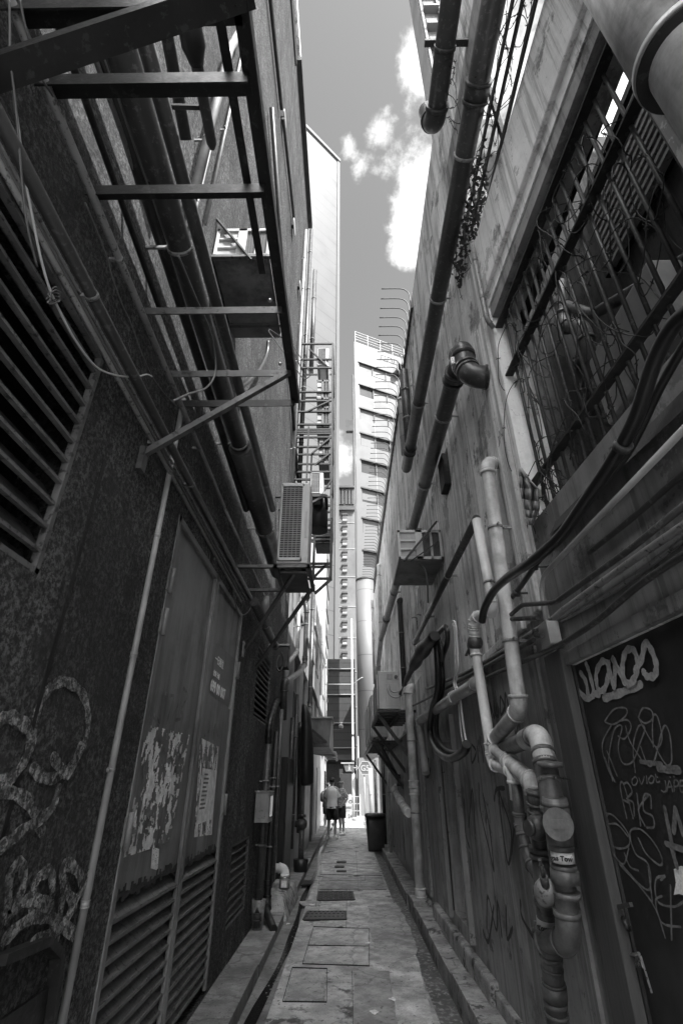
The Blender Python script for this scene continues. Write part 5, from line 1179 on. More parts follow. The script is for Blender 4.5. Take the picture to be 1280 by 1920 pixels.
nline('conduit', 'dark pipe ending in a Z-shaped double bend beside the pale pipe', [(1310, 925), (1180, 1030), (1040, 1130), (978, 1134), (946, 1162), (1008, 1158)], .0125, 'castiron', .13, smooth=False, fil=.05)
nline('conduit', 'pale-edged conduit passing above the small box', [(1310, 965), (1175, 1058), (1060, 1140), (1000, 1185), (870, 1262), (800, 1292)], .015, 'conduit', .04)
nline('conduit', 'lowest rusty conduit running just above the black door', [(1310, 1022), (1200, 1095), (1110, 1170), (1030, 1218), (930, 1262), (840, 1305)], .0135, 'castiron', .05)
nline('conduit', 'long pipe halfway between the small box and the lowest conduit', [(1310, 990), (1150, 1108), (1050, 1165)], .010, 'conduit', .02)
nline('conduit', 'thin conduit along the ledge beyond the pale pipes', [(1000, 1200), (900, 1255), (800, 1310), (760, 1330)], .014, 'duct', .06)
c = R(1032, 1192, .05); JX = thing('junction_box', 'small pale junction box at the end of the bent conduit', 'box', c)
MB().box((c.x - .03, c.y - .06, c.z - .055), (c.x + .03, c.y + .06, c.z + .065)).build('casing', 'pvcgrey', JX, bevel=.006); MB().box((c.x - .036, c.y - .064, c.z - .058), (c.x - .03, c.y + .064, c.z + .068)).build('lid', 'pvcgrey', JX, bevel=.002)
pipe('brass_conduit', 'small loop of pipe by the tap handle with a tee', 'pipe', [R(1000, 1182, .1), R(1004, 1192, .1), R(1016, 1192, .1)], .012, 'castiron')
# --- pale plastic pipes, near group
PG = 'pale plastic pipes on the right wall'
def rp(*px, off=.15): return [R(x, y, off) for x, y in px]
PA = pipe('plastic_pipe', 'longer pale pipe, capped by an elbow into the wall, zigzagging lower down', 'pipe', [R(934, 868, 0)] + rp((912, 870), (974, 1330), off=.14) + rp((926, 1386), (928, 1404), (998, 1468), (1006, 1500), off=.16), .044, 'pvcdirty', PG, rad=.07, clamps=[(1, .30), (1, .76)], collars=[(4, .45)], wall=XR, seg=20)
PB = pipe('plastic_pipe', 'shorter pale pipe left of the longer one, with a valve and side tap', 'pipe', rp((893, 975), (926, 1145), off=.10) + rp((888, 1158), (890, 1215), (924, 1432), (962, 1446), (968, 1500), off=.17), .036, 'pvc', PG, rad=.055, clamps=[(0, .72)], collars=[(3, .88), (2, .2), (2, .5), (2, .8)], wall=XR, seg=20)
vb = MB(); c = R(890, 1205, .17)
vb.ball(c, .058, 14, 10).cyl(c, c + V((-.0, .13, .01)), .035, 12).ball(c + V((0, .14, .01)), .03, 10, 8).bar(c + V((0, .16, .01)), c + V((.0, .33, -.02)), .02, .012).cyl(c + V((0, .19, .03)), c + V((0, .19, -.05)), .012, 8); vb.build('tap', 'castiron', PB)
# gas-wrapped pipes to the ground
GL = 'wrapped pipes in the near cluster'
PC = pipe('wrapped_pipe', 'thin wrapped pipe joining the fat one with a Y branch', 'pipe', rp((967, 1470), (975, 1545), (990, 1610), (1012, 1650), off=.17), .030, 'pvcworn', GL, rad=.05, collars=[(0, .9), (1, .2)], seg=18)
y0_ = R(1004, 1500, .17); y1_ = R(1046, 1925, .17)
PD = pipe('wrapped_pipe', 'fat banded pipe standing lowest in the near cluster', 'pipe', rp((1004, 1480), (1012, 1590), off=.17) + rp((1013, 1600), (1048, 1960), off=.17), .040, 'pvcworn', GL, elbows=False, collars=[(0, .15), (0, .5)], seg=24)
mb = MB(); A0, A1 = R(1013, 1592, .17), R(1048, 1960, .17); dd = A1 - A0
mb.tube([A0, A0 + dd * .97], .048, 24)
for t, r_, w in ((.0, .064, .02), (.035, .064, .02), (.235, .063, .022), (.29, .063, .02), (.44, .066, .025), (.47, .060, .012), (.50, .060, .05), (.575, .059, .02), (.63, .058, .012), (.70, .060, .012), (.74, .064, .05), (.80, .06, .02), (.85, .062, .014), (.9, .062, .014), (.95, .068, .03)): mb.ring(A0 + dd * t, dd, r_ * .88, w, 24)
mb.build('wrapping_bands', 'pvcworn', PD)
def label_on(p, d, r, h, word, size, par):   # printed band round a pipe
    d = V(d).normalized(); MB().ring(p, d, r, h, 28).build('printed_band', 'paperw' if word == 'gas Tow' else 'pvcgrey', par)
    to = (CAM - p); to = (to - d * to.dot(d)).normalized(); rt = (-d).cross(to).normalized() * -1
    rt = to.cross(d).normalized()*1; rt = rt if rt.y < 0 or rt.x > 0 else -rt
    up_ = -d; rt = up_.cross(to).normalized()
    text(word, size, p + to * (r + .002) - rt * size * len(word) * .27 - up_ * size * .35, rt, up_, 'ink', par, bold=.001)
MBc = R(1008, 1552, .20); MB().ball(MBc, .058, 16, 12).ring(MBc + V((-.045, -.02, 0)), (-1, -.4, 0), .035, .03, 16).build('ball_fitting', 'castiron', PD)
PE = pipe('wrapped_pipe', 'widest pipe with a big top elbow, round access cap and U-bend', 'pipe', [R(930, 1412, .12), R(1010, 1376, .16), R(1030, 1470, .19), R(1069, 1765, .19), R(1020, 1765, .18), R(1018, 1730, .17)], .046, 'pvcworn', GL, rad=.1, clamps=[(1, .95)], seg=28, em='pvcworn')
MB().tube(fillet([R(985, 1387, .15), R(1010, 1376, .16), R(1022, 1432, .18)], .12, 10)[0], .053, 28).build('top_elbow', 'pvcdirty', PE)
q0, q1 = R(1026, 1400, .19), R(1066, 1700, .19); dq = q1 - q0
for t, r_, w in ((.12, .062, .018), (.38, .063, .02), (.60, .060, .02), (.65, .062, .02), (.77, .060, .02), (.82, .066, .05), (.93, .060, .02)): MB().ring(q0 + dq * t, dq, r_ * .9, w, 28).build('socket', 'pvcworn', PE)
mb = MB(); c = q0 + dq * .50; to = (CAM - c); to.z = 0; to.normalize(); mb.tube([c - dq.normalized() * .10, c - dq.normalized() * .05, c + dq.normalized() * .05, c + dq.normalized() * .09], [.053, .058, .058, .053], 28)
mb.cyl(c, c + to * .085, .058, 28).ring(c + to * .088, to, .062, .016, 28); mb.bar(c + to * .085, c + to * .1, .05, .035, (0, 0, 1)); mb.build('access_cap', 'pvcworn', PE)
label_on(q0 + dq * .70, dq, .0485, .045, 'gas Tow', .026, PE)
label_on(A0 + dd * .40, dd, .051, .045, 'Towngas', .026, PD)
hb = MB().bar(q0 + dq * .21 + V((0, -.05, 0)), R(1075, 1462, .0), .008); hb.build('clamp_rod', 'chrome', PE)
# brass valve poking from the Y joint
b0 = R(1024, 1705, .20); b1 = R(1022, 1660, .27); b2 = R(1011, 1612, .30); BVN = thing('brass_valve', 'worn brass valve with a small stem poking up between the wrapped pipes', 'valve', b0)
db = b1 - b0
MB().tube([b0, b0 + db * .35, b0 + db * .36, b0 + db * .75, b0 + db * .95, b1], [.030, .030, .046, .048, .035, .018], 20).build('valve_body', 'castiron', BVN)
MB().tube([b0 + db * .62, b0 + db * .78, b0 + db * .97, b1], [.050, .049, .036, .02], 20).build('cap', 'conduit', BVN); MB().tube([b1, b1.lerp(b2, .35)], .018, 8).tube([b1.lerp(b2, .35), b1.lerp(b2, .8)], .010, 8).bar(b1.lerp(b2, .7), b2, .012).build('stem', 'castiron', BVN)
pipe('wall_elbow_pipe', 'pipe sloping down from the pale pipes to a fat wall joint behind them', 'pipe', [R(906, 1272, .0), R(897, 1280, .10), R(862, 1300, .12), R(785, 1352, .12), R(798, 1450, .12)], .05, 'pvcgrey', rad=.09, collars=[(2, .1)], seg=20)
# dark slanting pipe below the short pale pipe
pipe('slanting_pipe', 'straight black pipe slanting from the top of the shorter pale pipe to the left', 'pipe', [R(893, 972, .10), R(776, 1206, .08)], .033, 'duct', clamps=[(0, .3), (0, .65)], wall=XR)
# hoses and white cables
def hose(label, px, r, m, off, cat='hose', name='looped_hose'): P = [R(x, y, off) for x, y in px]; return line(name, label, cat, P, r, m, 'hanging hoses on the right wall', seg=12)
hose('outer thick black hose hanging in a deep loop on the right wall', [(790, 1215), (812, 1190), (818, 1214), (821, 1289), (810, 1330), (806, 1373), (818, 1405), (842, 1422), (868, 1410), (874, 1395)], .036, 'rubber', .16)
hose('inner black hose following the outer loop', [(812, 1200), (826, 1182), (836, 1176), (838, 1204), (828, 1240), (829, 1289), (818, 1345), (820, 1382), (836, 1405), (858, 1412), (872, 1400)], .026, 'rubber', .10)
hose('short black hose end between the two loops', [(822, 1196), (827, 1215), (828, 1240)], .02, 'rubber', .14)
hose('outer white cable arching up beside the black hoses', [(842, 1180), (848, 1165), (854, 1172), (856, 1204), (858, 1251), (854, 1281), (862, 1309), (870, 1373), (879, 1410)], .010, 'whitecable', .12, 'cable', 'white_cable')
hose('inner white cable arching beside the black hoses', [(838, 1184), (845, 1170), (850, 1176), (852, 1204), (853, 1251), (850, 1281), (858, 1309), (864, 1373), (872, 1408)], .009, 'whitecable', .10, 'cable', 'white_cable')
P = [R(x, y, .22) for x, y in ((815, 1192), (790, 1222), (770, 1258), (750, 1300), (742, 1325))]; pp = catmull(P, 8)
tag(MB().tube(pp, [.05 + .035 * math.sin(i * .2) + .01 * math.sin(i * 1.1) for i in range(len(pp))], 12).build('cable_bundle', 'tar'), 'black wrapped cable bundle drooping from the hoses to the near condenser', 'cables')
# --- window air conditioner
yf = 5.3; a = YP(747, 1049, yf); b = YP(822, 994, yf)
u = ac_window('window_air_conditioner', 'boxy window air conditioner on the right wall with a diagonal brace across its grille', (a.x, yf, a.z), (XR - .01, yf + .85, b.z))
MB().bar(YP(757, 1052, yf - .06), YP(818, 978, yf - .06), .035, .02).bar(YP(770, 1052, yf - .04), YP(822, 1015, yf - .04), .02, .01).build('diagonal_brace', 'black', u)
a2 = YP(790, 1058, yf + .1); line('drip_hose', 'thin hose curling from under the right window air conditioner', 'hose', [YP(757, 1058, yf + .15), YP(775, 1056, yf + .15), YP(792, 1062, yf + .15), YP(800, 1085, yf + .2), YP(802, 1130, yf + .4)], .012, 'cable')
tag(MB().box((XR - .06, 4.6, 4.40), (XR + .1, 4.85, 4.80)).build('vent_flap', 'black', bevel=.01), 'black square vent flap beside the right window air conditioner', 'vent')
# --- pipes further along
FG = 'far upright pipes on the right wall'
def rv(name, label, pt, pb, off, r, m, clamps=(.3, .7), cols=(), top=True):
    a, b = R(*pt, off), R(*pb, off); y = (a.y + b.y) / 2; pts = [V((a.x, y, a.z)), V((a.x, y, b.z))]
    if top: pts = [V((XR, y + .02, a.z + .0))] + [V((a.x, y, a.z))] + pts[1:]
    return pipe(name, label, 'pipe', pts, r, m, FG, clamps=[(1 if top else 0, t) for t in clamps], collars=[(1 if top else 0, t) for t in cols], wall=XR, rad=r * 1.5)
rv('upright_pipe', 'rough dark upright pipe near the curved spikes high on the right wall', (757, 690), (766, 832), .07, .075, 'castiron', top=False)
rv('upright_pipe', 'pale upright pipe left of the rough dark one', (752, 740), (757, 860), .07, .06, 'pvcgrey')
rv('upright_pipe', 'thin upright pipe right of the rough dark one', (770, 690), (777, 800), .04, .03, 'conduit', top=False)
rv('upright_pipe', 'pale upright pipe with a top elbow left of the right window air conditioner', (712, 1038), (711, 1210), .08, .055, 'pvc', (.15, .8))
rv('upright_pipe', 'pair of small pale pipes below the right window air conditioner, left one', (772, 1094), (778, 1205), .07, .035, 'pvc', (.6,))
rv('upright_pipe', 'pair of small pale pipes below the right window air conditioner, right one', (780, 1100), (786, 1190), .04, .02, 'pvc', (.6,))
rv('upright_pipe', 'slim pale pipe near the end of the right wall', (699, 1112), (700, 1290), .08, .05, 'pvcgrey', (.1, .5), top=False)
rv('upright_pipe', 'grey pipe coming down beside the wall openings', (750, 1120), (756, 1290), .06, .05, 'duct', (.4, .8))
# tall pipe standing on the kerb
VP = V((1.0, 8.66, 0)); zt = YP(770, 1290, 8.66).z
pipe('standing_pipe', 'tall mottled pipe standing on the right kerb, reaching the condenser rack', 'pipe', [V((XR + .05, 8.66, zt)), V((1.0, 8.66, zt)), V((1.0, 8.66, .09))], .066, 'pvcdirty', clamps=[(1, .28), (1, .62)], collars=[(1, .49), (1, .52), (1, .955)], wall=XR, rad=.1, seg=22)
MB_ = MB().box((.87, 8.45, .09), (1.14, 8.9, .16)); tag(MB_.build('pipe_footing', 'kerb', bevel=.01), 'small concrete footing under the tall mottled pipe', 'footing')
pipe('branch_pipe', 'fat wrapped branch pipe with a bright end meeting the tall mottled pipe', 'pipe', [V((XR, 13.2, 1.5)), V((1.0, 12.5, 1.45)), V((.92, 9.6, 1.22)), V((.92, 8.9, 1.16))], .06, 'pvcdirty', collars=[(1, .3), (1, .7), (2, .5)], rad=.1)
pipe('upright_pipe', 'dark upright pipe with flaking paint right of the tall mottled pipe', 'pipe', [R(786, 1355, .1), R(797, 1440, .1), R(801, 1452, .0)], .05, 'castiron', FG)
for i, (x, lb) in enumerate(((706, 'white post closest to the alley mouth on the right'), (716, 'grey post second from the alley mouth on the right'), (725, 'black pipe rising behind the bin'), (733, 'narrow grey pipe just nearer than the bin'))):
    p = G(x, (1545, 1562, 1590, 1608)[i]); y = p.y; t_ = pipe('upright_post', lb, 'post', [V((1.03, y, 2.2 + .15 * i)), V((1.03, y, .08))], (.09, .06, .05, .035)[i], ('polew', 'conduit', 'black', 'pvcgrey')[i], 'posts along the far right wall', clamps=[(0, .5)], wall=XR)
# --- condensers on racks
gc = 'condensers on the right wall racks'
def service_side(r, lo, hi):      # handle, valves and refrigerant lines on the end that faces the viewer
    x0, x1, y, z0, z1 = lo.x, hi.x, lo.y, lo.z, hi.z; w = x1 - x0; h = z1 - z0
    MB().box((x0 + w * .42, y - .006, z0 + h * .78), (x0 + w * .68, y, z0 + h * .92)).build('handle_recess', 'acgrey', r)
    MB().box((x0 + w * .34, y - .008, z0 + h * .08), (x0 + w * .92, y, z0 + h * .66)).build('service_panel', 'acwhite', r, bevel=.003)
    MB().cyl((x0 + w * .84, y - .03, z0 + h * .84), (x0 + w * .84, y, z0 + h * .84), .03, 10).build('valve', 'castiron', r)
    MB().tube(catmull([(x0 + w * .5, y - .01, z0 + h * .66), (x0 + w * .42, y - .07, z0 + h * .5), (x0 + w * .55, y - .09, z0 + h * .32), (x0 + w * .85, y - .08, z0 + h * .28), (x1 + .05, y - .04, z0 + h * .38)]), .012, 8).tube(catmull([(x0 + w * .6, y - .01, z0 + h * .66), (x0 + w * .55, y - .06, z0 + h * .5), (x0 + w * .7, y - .07, z0 + h * .42), (x1 + .05, y - .04, z0 + h * .48)]), .010, 8).build('refrigerant_line', 'acgrey', r)
specs = [(9.0, 2.66, .53, .90, .62, 'nearest pale condenser on the right racks, showing its service panel'), (10.1, 2.64, .55, .88, .62, 'second condenser on the upper right rack'),
         (11.6, 2.42, .52, .86, .86, 'third condenser along the right wall, taller than the nearer ones'), (13.0, 2.42, .52, .86, .86, 'fourth condenser along the right wall'), (14.4, 2.42, .52, .86, .95, 'farthest condenser along the right wall')]
for i, (y, z, x0, x1, h, lb) in enumerate(specs):
    lo, hi = V((x0, y, z)), V((x1, y + (.8 if i < 2 else 1.0), z + h)); r = condenser('rack_condenser', lb, lo, hi, 'x', gc); 
    if i in (0, 2): service_side(r, lo, hi)
for j, (ya, yb, z, n) in enumerate(((8.8, 11.0, 2.60, 7), (11.3, 15.6, 2.32, 12))):
    K_ = thing('condenser_rack', ('near' if j == 0 else 'far') + ' black steel rack of slats under the right wall condensers', 'rack', (.9, (ya + yb) / 2, z - .3), 'racks under the right wall condensers')
    for k in range(n): y = ya + (yb - ya) * k / (n - 1); MB().bar((.50, y, z), (XR, y, z), .06, .035, (0, 0, 1)).build('slat', 'black', K_)
    for x in (.5, .85): MB().bar((x, ya, z - .03), (x, yb, z - .03), .045).build('long_bar', 'steel' if x < .6 else 'black', K_)
    for y in (ya + .1, yb - .1): MB().bar((.52, y, z - .05), (XR, y, z - .85), .055).build('diagonal_strut', 'black', K_)
a, b = R(747, 1462, .05), YP(706, 1388, 10.2); tag(MB().bar(a, b, .07, .05).bar(a + V((0, .12, 0)), b + V((0, .12, 0)), .04, .04).box(a + V((-.04, -.1, -.12)), a + V((.05, .15, .1))).build('rack_strut', 'black', bevel=.004), 'heavy black diagonal strut reaching down the wall from the near rack', 'strut')
# small windows' dark frames on the right wall
# --- curved anti-climb spikes along the top
SB_ = thing('spike_barrier', 'long row of curved rods leaning over the alley from the top of the right wall', 'barrier', (XR, 10, 8.5))
MB().bar((XR - .03, 5.6, 8.42), (XR - .03, 19.5, 8.42), .04).build('rail', 'castiron', SB_)
y = 5.7; k = 0
while y < 19.3 and k < 95:
    P = catmull([(XR - .03, y, 8.3), (XR - .03, y, 8.78), (XR - .07, y, 8.93), (XR - .18, y, 9.0), (XR - .50, y, 9.0)], 4); MB().tube(P, .009, 6).build('rod', 'black', SB_); y += .20 + .001 * k; k += 1
# --- bin
bx, by = .74, 15.9
BN = thing('waste_bin', 'tall dark plastic waste bin with a lid beside the right gutter', 'bin', (bx, by, 0))
rings = []
for z, w in ((.0, .21), (.05, .22), (.40, .245), (.78, .265)):
    rings.append(((bx, by, z), (w * 1.0, 0, 0), (0, w, 0)))
def sq(p): # rounded square plan
    d = p - V((bx, by, p.z)); m_ = max(abs(d.x), abs(d.y), 1e-6); r_ = d.length; k = (r_ / m_) ** .75; return V((bx, by, p.z)) + V((d.x * k, d.y * k, 0))
MB().loft(rings, 32).map(sq).build('body', 'bin', BN); MB().loft([((bx, by, .77), (.29, 0, 0), (0, .29, 0)), ((bx, by, .80), (.295, 0, 0), (0, .295, 0)), ((bx, by, .84), (.27, 0, 0), (0, .27, 0)), ((bx, by, .855), (.2, 0, 0), (0, .2, 0))], 32).map(sq).build('lid', 'bin', BN)
# --- covers and grates in the ground
def cover(name, label, corners, kind):
    c = gp(corners); ctr = sum(c, V()) / 4; r = thing(name, label, 'cover', ctr, 'covers and grates in the alley floor')
    z0 = .012; MB().hexa([V((p.x, p.y, -.01)) for p in c] + [V((p.x, p.y, z0)) for p in c]).build('plate', 'iron', r)
    a, b, d, e = c; m = MB()
    def P(u, v): return (a.lerp(b, u)).lerp(e.lerp(d, u), v) + V((0, 0, z0 + .002))
    for p, q in ((P(0, 0), P(1, 0)), (P(1, 0), P(1, 1)), (P(1, 1), P(0, 1)), (P(0, 1), P(0, 0))): m.bar(p, q, .03, .010, (0, 0, 1))
    m.build('rim', 'black', r); m = MB()
    if kind == 'scroll':
        for i in range(7):
            for j in range(5): 
                q = P((i + .5) / 7, (j + .5) / 5); rad = .034; m.tube([q + V((math.cos(t) * rad, math.sin(t) * rad * 1.5, 0)) for t in [k * math.pi / 5 for k in range(11)]], .006, 5)
        m.bar(P(0, 0), P(1, 1), .012, .008, (0, 0, 1)).bar(P(1, 0), P(0, 1), .012, .008, (0, 0, 1))
    elif kind == 'ribs':
        for i in range(9):
            for j in range(3): m.bar(P((i + .25) / 9, (j + .12) / 3), P((i + .25) / 9, (j + .85) / 3), .035, .008, (0, 0, 1))
    else:
        for i in range(6): m.bar(P((i + .5) / 6, .1), P((i + .5) / 6, .9), .022, .012, (0, 0, 1))
    m.build('raised_pattern', 'black' if kind == 'grate' else 'iron', r)
cover('manhole_cover', 'iron manhole cover with scrollwork pattern, farther of the two large ones', [(596, 1690), (664, 1689), (660, 1673), (597, 1673)], 'scroll')
cover('manhole_cover', 'iron manhole cover with rows of ribs, nearer of the two large ones', [(569, 1727), (648, 1726), (648, 1711), (577, 1711)], 'ribs')
cover('drain_grate', 'small square drain grate beside the left gutter', [(565, 1662), (580, 1660), (586, 1652), (571, 1653)], 'grate')
for i, (x, y, w) in enumerate(((640, 1617, 'farthest'), (636, 1626, 'middle'), (640, 1634.5, 'nearest'))): cover('slot_grate', w + ' of three small slotted grates in a row in the paving', [(x - 8, y + 1.5), (x + 8, y + 1.5), (x + 8, y - 1.2), (x - 8, y - 1.2)], 'grate')
# litter
rr = random.Random(8)
for i, (x, y) in enumerate(((540, 1732), (585, 1696), (690, 1768), (735, 1873), (700, 1898))):
    p = G(x, y, .008); mb = MB(); k = 9; mb.face([p + V((math.cos(a) * rr.uniform(.015, .05), math.sin(a) * rr.uniform(.02, .07), rr.uniform(0, .004))) for a in [2 * math.pi * q / k for q in range(k)]])
    tag(mb.build('paper_scrap', 'paperw', fix=False), ('flattened white scrap beside the left gutter opposite the ribbed cover', 'white scrap on the pale patch left of the scroll cover', 'small white scrap at the edge of the twin slabs', 'tiny scrap lying on the dark screed patch', 'tiny scrap at the near end of the dark screed patch')[i], 'litter', 'scraps on the alley floor')
# ================================================================== PEOPLE
def skin_mesh(name, nodes, edges, m, parent, sub=2):
    me = bpy.data.meshes.new('sk'); me.from_pydata([tuple(n[0]) for n in nodes], edges, []); o = bpy.data.objects.new('sk', me); COL.objects.link(o)
    md = o.modifiers.new('s', 'SKIN'); md.use_smooth_shade = True
    for i, n in enumerate(nodes):
        r = n[1]; me.skin_vertices[0].data[i].radius = r if isinstance(r, tuple) else (r, r)
        me.skin_vertices[0].data[i].use_root = (i == 0)
    o.modifiers.new('u', 'SUBSURF').levels = sub
    dg = bpy.context.evaluated_depsgraph_get(); nm = bpy.data.meshes.new_from_object(o.evaluated_get(dg)); bpy.data.objects.remove(o)
    nm.name = name; nm.materials.clear(); nm.materials.append(M[m])
    for p in nm.polygons: p.use_smooth = True
    r = bpy.data.objects.new(name, nm); COL.objects.link(r)
    if parent is not None: r.parent = parent; r.matrix_parent_inverse = Matrix.Translation(-ORG[parent]); ORG[r] = V((0, 0, 0))
    return r
def person(label, loc, rz, h, arms, top, bottom, stance=.10, lean=0.0, head_turn=0.0, cap=False, backpack=False, step=.0, headf=.0):
    """arms: for each side (elbow, wrist) in body space (x right, y forward, z up), metres for h = 1.75"""
    root = thing('person', label, 'person', loc, 'people standing and talking at the end of the alley')
    k = h / 1.75; rot = Matrix.Rotation(rz, 3, 'Z')
    def T(p): return V(loc) + rot @ (V((p[0], p[1] + lean * max(0, p[2] - .9), p[2])) * k)
    hd = V((headf * .3, .02 + headf, 1.63))
    nodes = [((0, 0, .95), (.15, .11)), ((0, .0, 1.12), (.135, .095)), ((0, .01, 1.3), (.16, .105)), ((0, 0, 1.44), (.12, .08)), ((0, .0, 1.50), .052), ((hd.x, hd.y - .01, 1.56), .055),
             ((hd.x, hd.y, 1.62), (.074, .088)), ((hd.x, hd.y - .005, 1.69), (.072, .085)), ((hd.x, hd.y, 1.735), .045)]
    edges = [(i, i + 1) for i in range(8)]
    for s, (el, wr) in zip((-1, 1), arms):
        i = len(nodes); nodes += [((s * .175, 0, 1.42), .055), (tuple((V((s * .19, 0, 1.40)) + V(el)) / 2), .046), (el, .04), (tuple((V(el) + V(wr)) / 2), .036), (wr, .026)]
        d = (V(wr) - V(el)).normalized(); pm = V(wr) + d * .05; nodes.append((tuple(pm), (.036, .018)))
        edges += [(3, i), (i, i + 1), (i + 1, i + 2), (i + 2, i + 3), (i + 3, i + 4), (i + 4, i + 5)]
        side = d.cross(V((0, 0, 1))); side = side.normalized() if side.length > .1 else V((0, 1, 0)); pn_ = d.cross(side)
        for q, (o_, ln) in enumerate(((-.030, .062), (-.010, .075), (.010, .070), (.030, .055))):
            j = len(nodes); b = pm + side * o_ * .8 + d * .03
            nodes += [(tuple(b), .0085), (tuple(b + d * ln * .5 + pn_ * .006), .008), (tuple(b + d * ln + pn_ * .025), .007)]; edges += [(i + 5, j), (j, j + 1), (j + 1, j + 2)]
        j = len(nodes); b = V(wr) + d * .02 + side * -.03; nodes += [(tuple(b), .011), (tuple(b - side * .025 + d * .035), .009)]; edges += [(i + 4, j), (j, j + 1)]
    for s in (-1, 1):
        f = step * s; i = len(nodes)
        nodes += [((s * .095, 0, .90), (.095, .10)), ((s * (stance * .9 + .0), f * .4 + .01, .70), .08), ((s * stance, f * .6 + .02, .50), .058), ((s * stance, f * .8 - .012, .34), .058), ((s * stance, f * 1.0 - .01, .10), .036), ((s * stance, f - .03, .05), (.036, .04)), ((s * (stance + .02), f + .10, .035), (.042, .03)), ((s * (stance + .03), f + .19, .03), (.036, .022))]
        edges += [(0, i)] + [(i + q, i + q + 1) for q in range(7)]
    N2 = [(T(n[0]), (n[1][0] * k, n[1][1] * k) if isinstance(n[1], tuple) else n[1] * k) for n in nodes]
    skin_mesh('body', N2, edges, 'skin', root)
    # shirt
    def ring(z, rx, ry, x=0, y=0): return (T((x, y, z)), rot @ V((rx * k, 0, 0)), rot @ V((0, ry * k, 0)))
    sh = MB().loft([ring(.86, .185, .145), ring(.93, .180, .142), ring(1.05, .165, .13), ring(1.2, .182, .14, 0, .01), ring(1.34, .192, .14), ring(1.43, .17, .115), ring(1.485, .085, .08), ring(1.50, .070, .068)], 24, False)
    for s, (el, wr) in zip((-1, 1), arms):
        a, b = V((s * .13, 0, 1.405)), V(el); c = a.lerp(b, .78)
        sh.tube([T(a), T(a.lerp(c, .35)), T(c)], [.078 * k, .072 * k, .066 * k], 14, False)
    sh.build('shirt', top, root)
    st = MB().loft([ring(.80, .175, .145), ring(.90, .178, .145), ring(.965, .165, .132)], 20, True)
    for s in (-1, 1):
        f = step * s; st.tube([T((s * .09, 0, .92)), T((s * .098, f * .3, .74)), T((s * stance, f * .5 + .01, .54))], [.10 * k, .105 * k, .103 * k], 16, True)
    st.build('shorts', bottom, root)
    for s in (-1, 1):
        f = step * s; x = s * (stance + .012)
        q = MB().loft([(T((x, f - .085, .045)), rot @ V((.03, 0, 0)) * k, V((0, 0, .035)) * k), (T((x, f - .03, .055)), rot @ V((.046, 0, 0)) * k, V((0, 0, .052)) * k), (T((x, f + .06, .045)), rot @ V((.05, 0, 0)) * k, V((0, 0, .045)) * k),
                        (T((x + s * .01, f + .15, .035)), rot @ V((.05, 0, 0)) * k, V((0, 0, .034)) * k), (T((x + s * .012, f + .215, .028)), rot @ V((.028, 0, 0)) * k, V((0, 0, .02)) * k)], 14)
        q.tube([T((s * stance, f - .012, .06)), T((s * stance, f - .012, .13))], .042 * k, 12)
        q.build('shoe', 'shoe', root)
    # head details: face looks along +y turned by head_turn
    hr = rot @ Matrix.Rotation(head_turn, 3, 'Z'); H = T((hd.x, hd.y, 1.63))
    def Hp(x, y, z): return H + hr @ (V((x, y, z)) * k)
    MB().ball(Hp(-.030, .079, .012), .010 * k, 8, 6).ball(Hp(.030, .079, .012), .010 * k, 8, 6).build('eyes', 'ink', root)
    MB().tube([Hp(0, .085, .01), Hp(0, .100, -.022), Hp(0, .088, -.032)], [.007 * k, .012 * k, .008 * k], 8).build('nose', 'skin', root)
    MB().bar(Hp(-.022, .086, -.055), Hp(.022, .086, -.055), .008 * k).build('mouth', 'board', root)
    for s in (-1, 1): MB().ball(Hp(s * .077, -.005, -.005), .024 * k, 8, 8, (.4, .8, 1.2)).build('ear', 'skin', root)
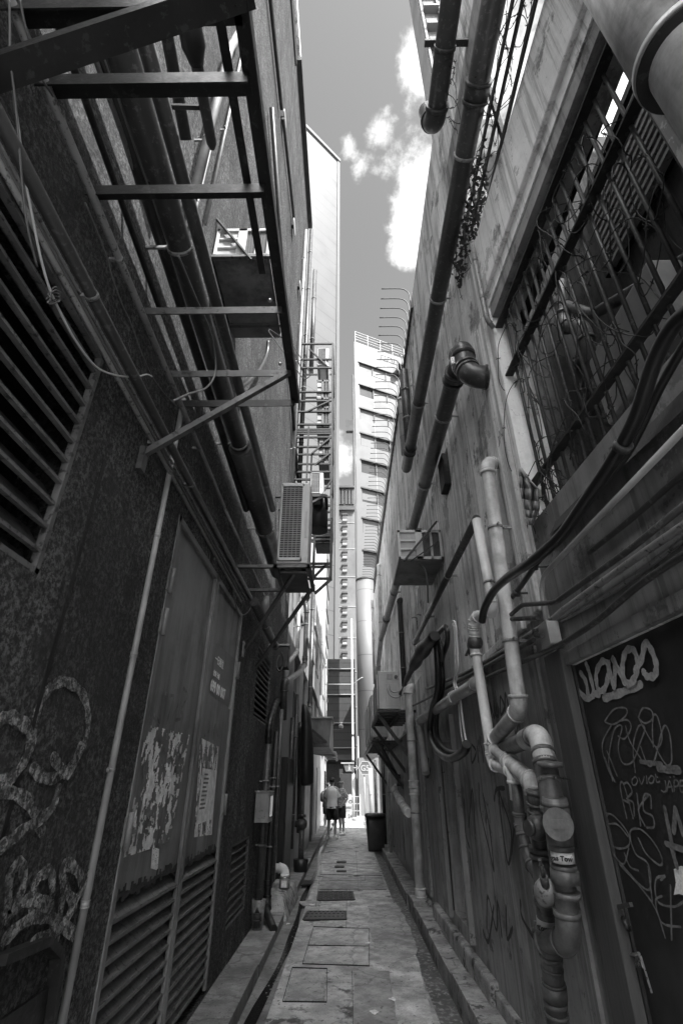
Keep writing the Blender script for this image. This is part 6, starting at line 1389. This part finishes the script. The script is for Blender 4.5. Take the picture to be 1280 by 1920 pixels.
    rr = random.Random(int(h * 1000)); hm = MB().ball((0, 0, 0), .1 * k, 24, 16, (.92, 1.06, .98))
    def hf(p):
        n = mnoise.noise(p * 30) * .009; q = p * (1 + n / .1 * .8)
        if q.y > .02 * k and q.z < .045 * k: q = V((q.x * .75, q.y * .55, max(q.z, .0)))
        if q.z < -.05 * k: q = V((q.x * .8, q.y * .85, -.05 * k))
        return H + hr @ (q + V((0, -.008, .032)) * k)
    hm.map(hf).build('hair', 'hair', root)
    if cap:
        MB().ball(Hp(0, -.005, .055), .103 * k, 18, 10, (.95, 1.08, .6)).box(Hp(-.06, .06, .045), Hp(.06, .17, .055)).build('cap', 'cloth_p', root)
    if backpack:
        b = MB().loft([(T((0, -.16, 1.0)), rot @ V((.13 * k, 0, 0)), rot @ V((0, .05 * k, 0))), (T((0, -.20, 1.1)), rot @ V((.15 * k, 0, 0)), rot @ V((0, .09 * k, 0))), (T((0, -.19, 1.3)), rot @ V((.14 * k, 0, 0)), rot @ V((0, .08 * k, 0))), (T((0, -.15, 1.42)), rot @ V((.09 * k, 0, 0)), rot @ V((0, .04 * k, 0)))], 18)
        b.build('backpack', 'tar', root)
    return root
folded = (((-.26, .10, 1.13), (.02, .24, 1.14)), ((.26, .10, 1.13), (-.02, .26, 1.17)))
pa = G(622, 1574); person('person in pale t-shirt and black shorts seen from behind, arms folded in front', (pa.x, pa.y, 0), -.25, 1.74, folded, 'tee', 'cloth_d', .11, 0, -.25)
pb_ = G(636, 1566); person('person in patterned shirt and cap with one hand on the hip', (pb_.x + .08, pb_.y, 0), 2.2, 1.66, (((-.36, -.02, 1.16), (-.20, .10, .98)), ((.25, .08, 1.13), (.06, .24, 1.10))), 'cloth_p', 'cloth_d', .10, 0, .3, cap=True)
pc = G(607, 1553); person('person in black clothes with a black backpack by the left wall', (pc.x + .06, pc.y, 0), -1.3, 1.60, (((-.22, .06, 1.12), (-.12, .20, .98)), ((.22, .05, 1.12), (.10, .22, 1.0))), 'cloth_d', 'cloth_d', .08, .05, .2, backpack=True, headf=.05)
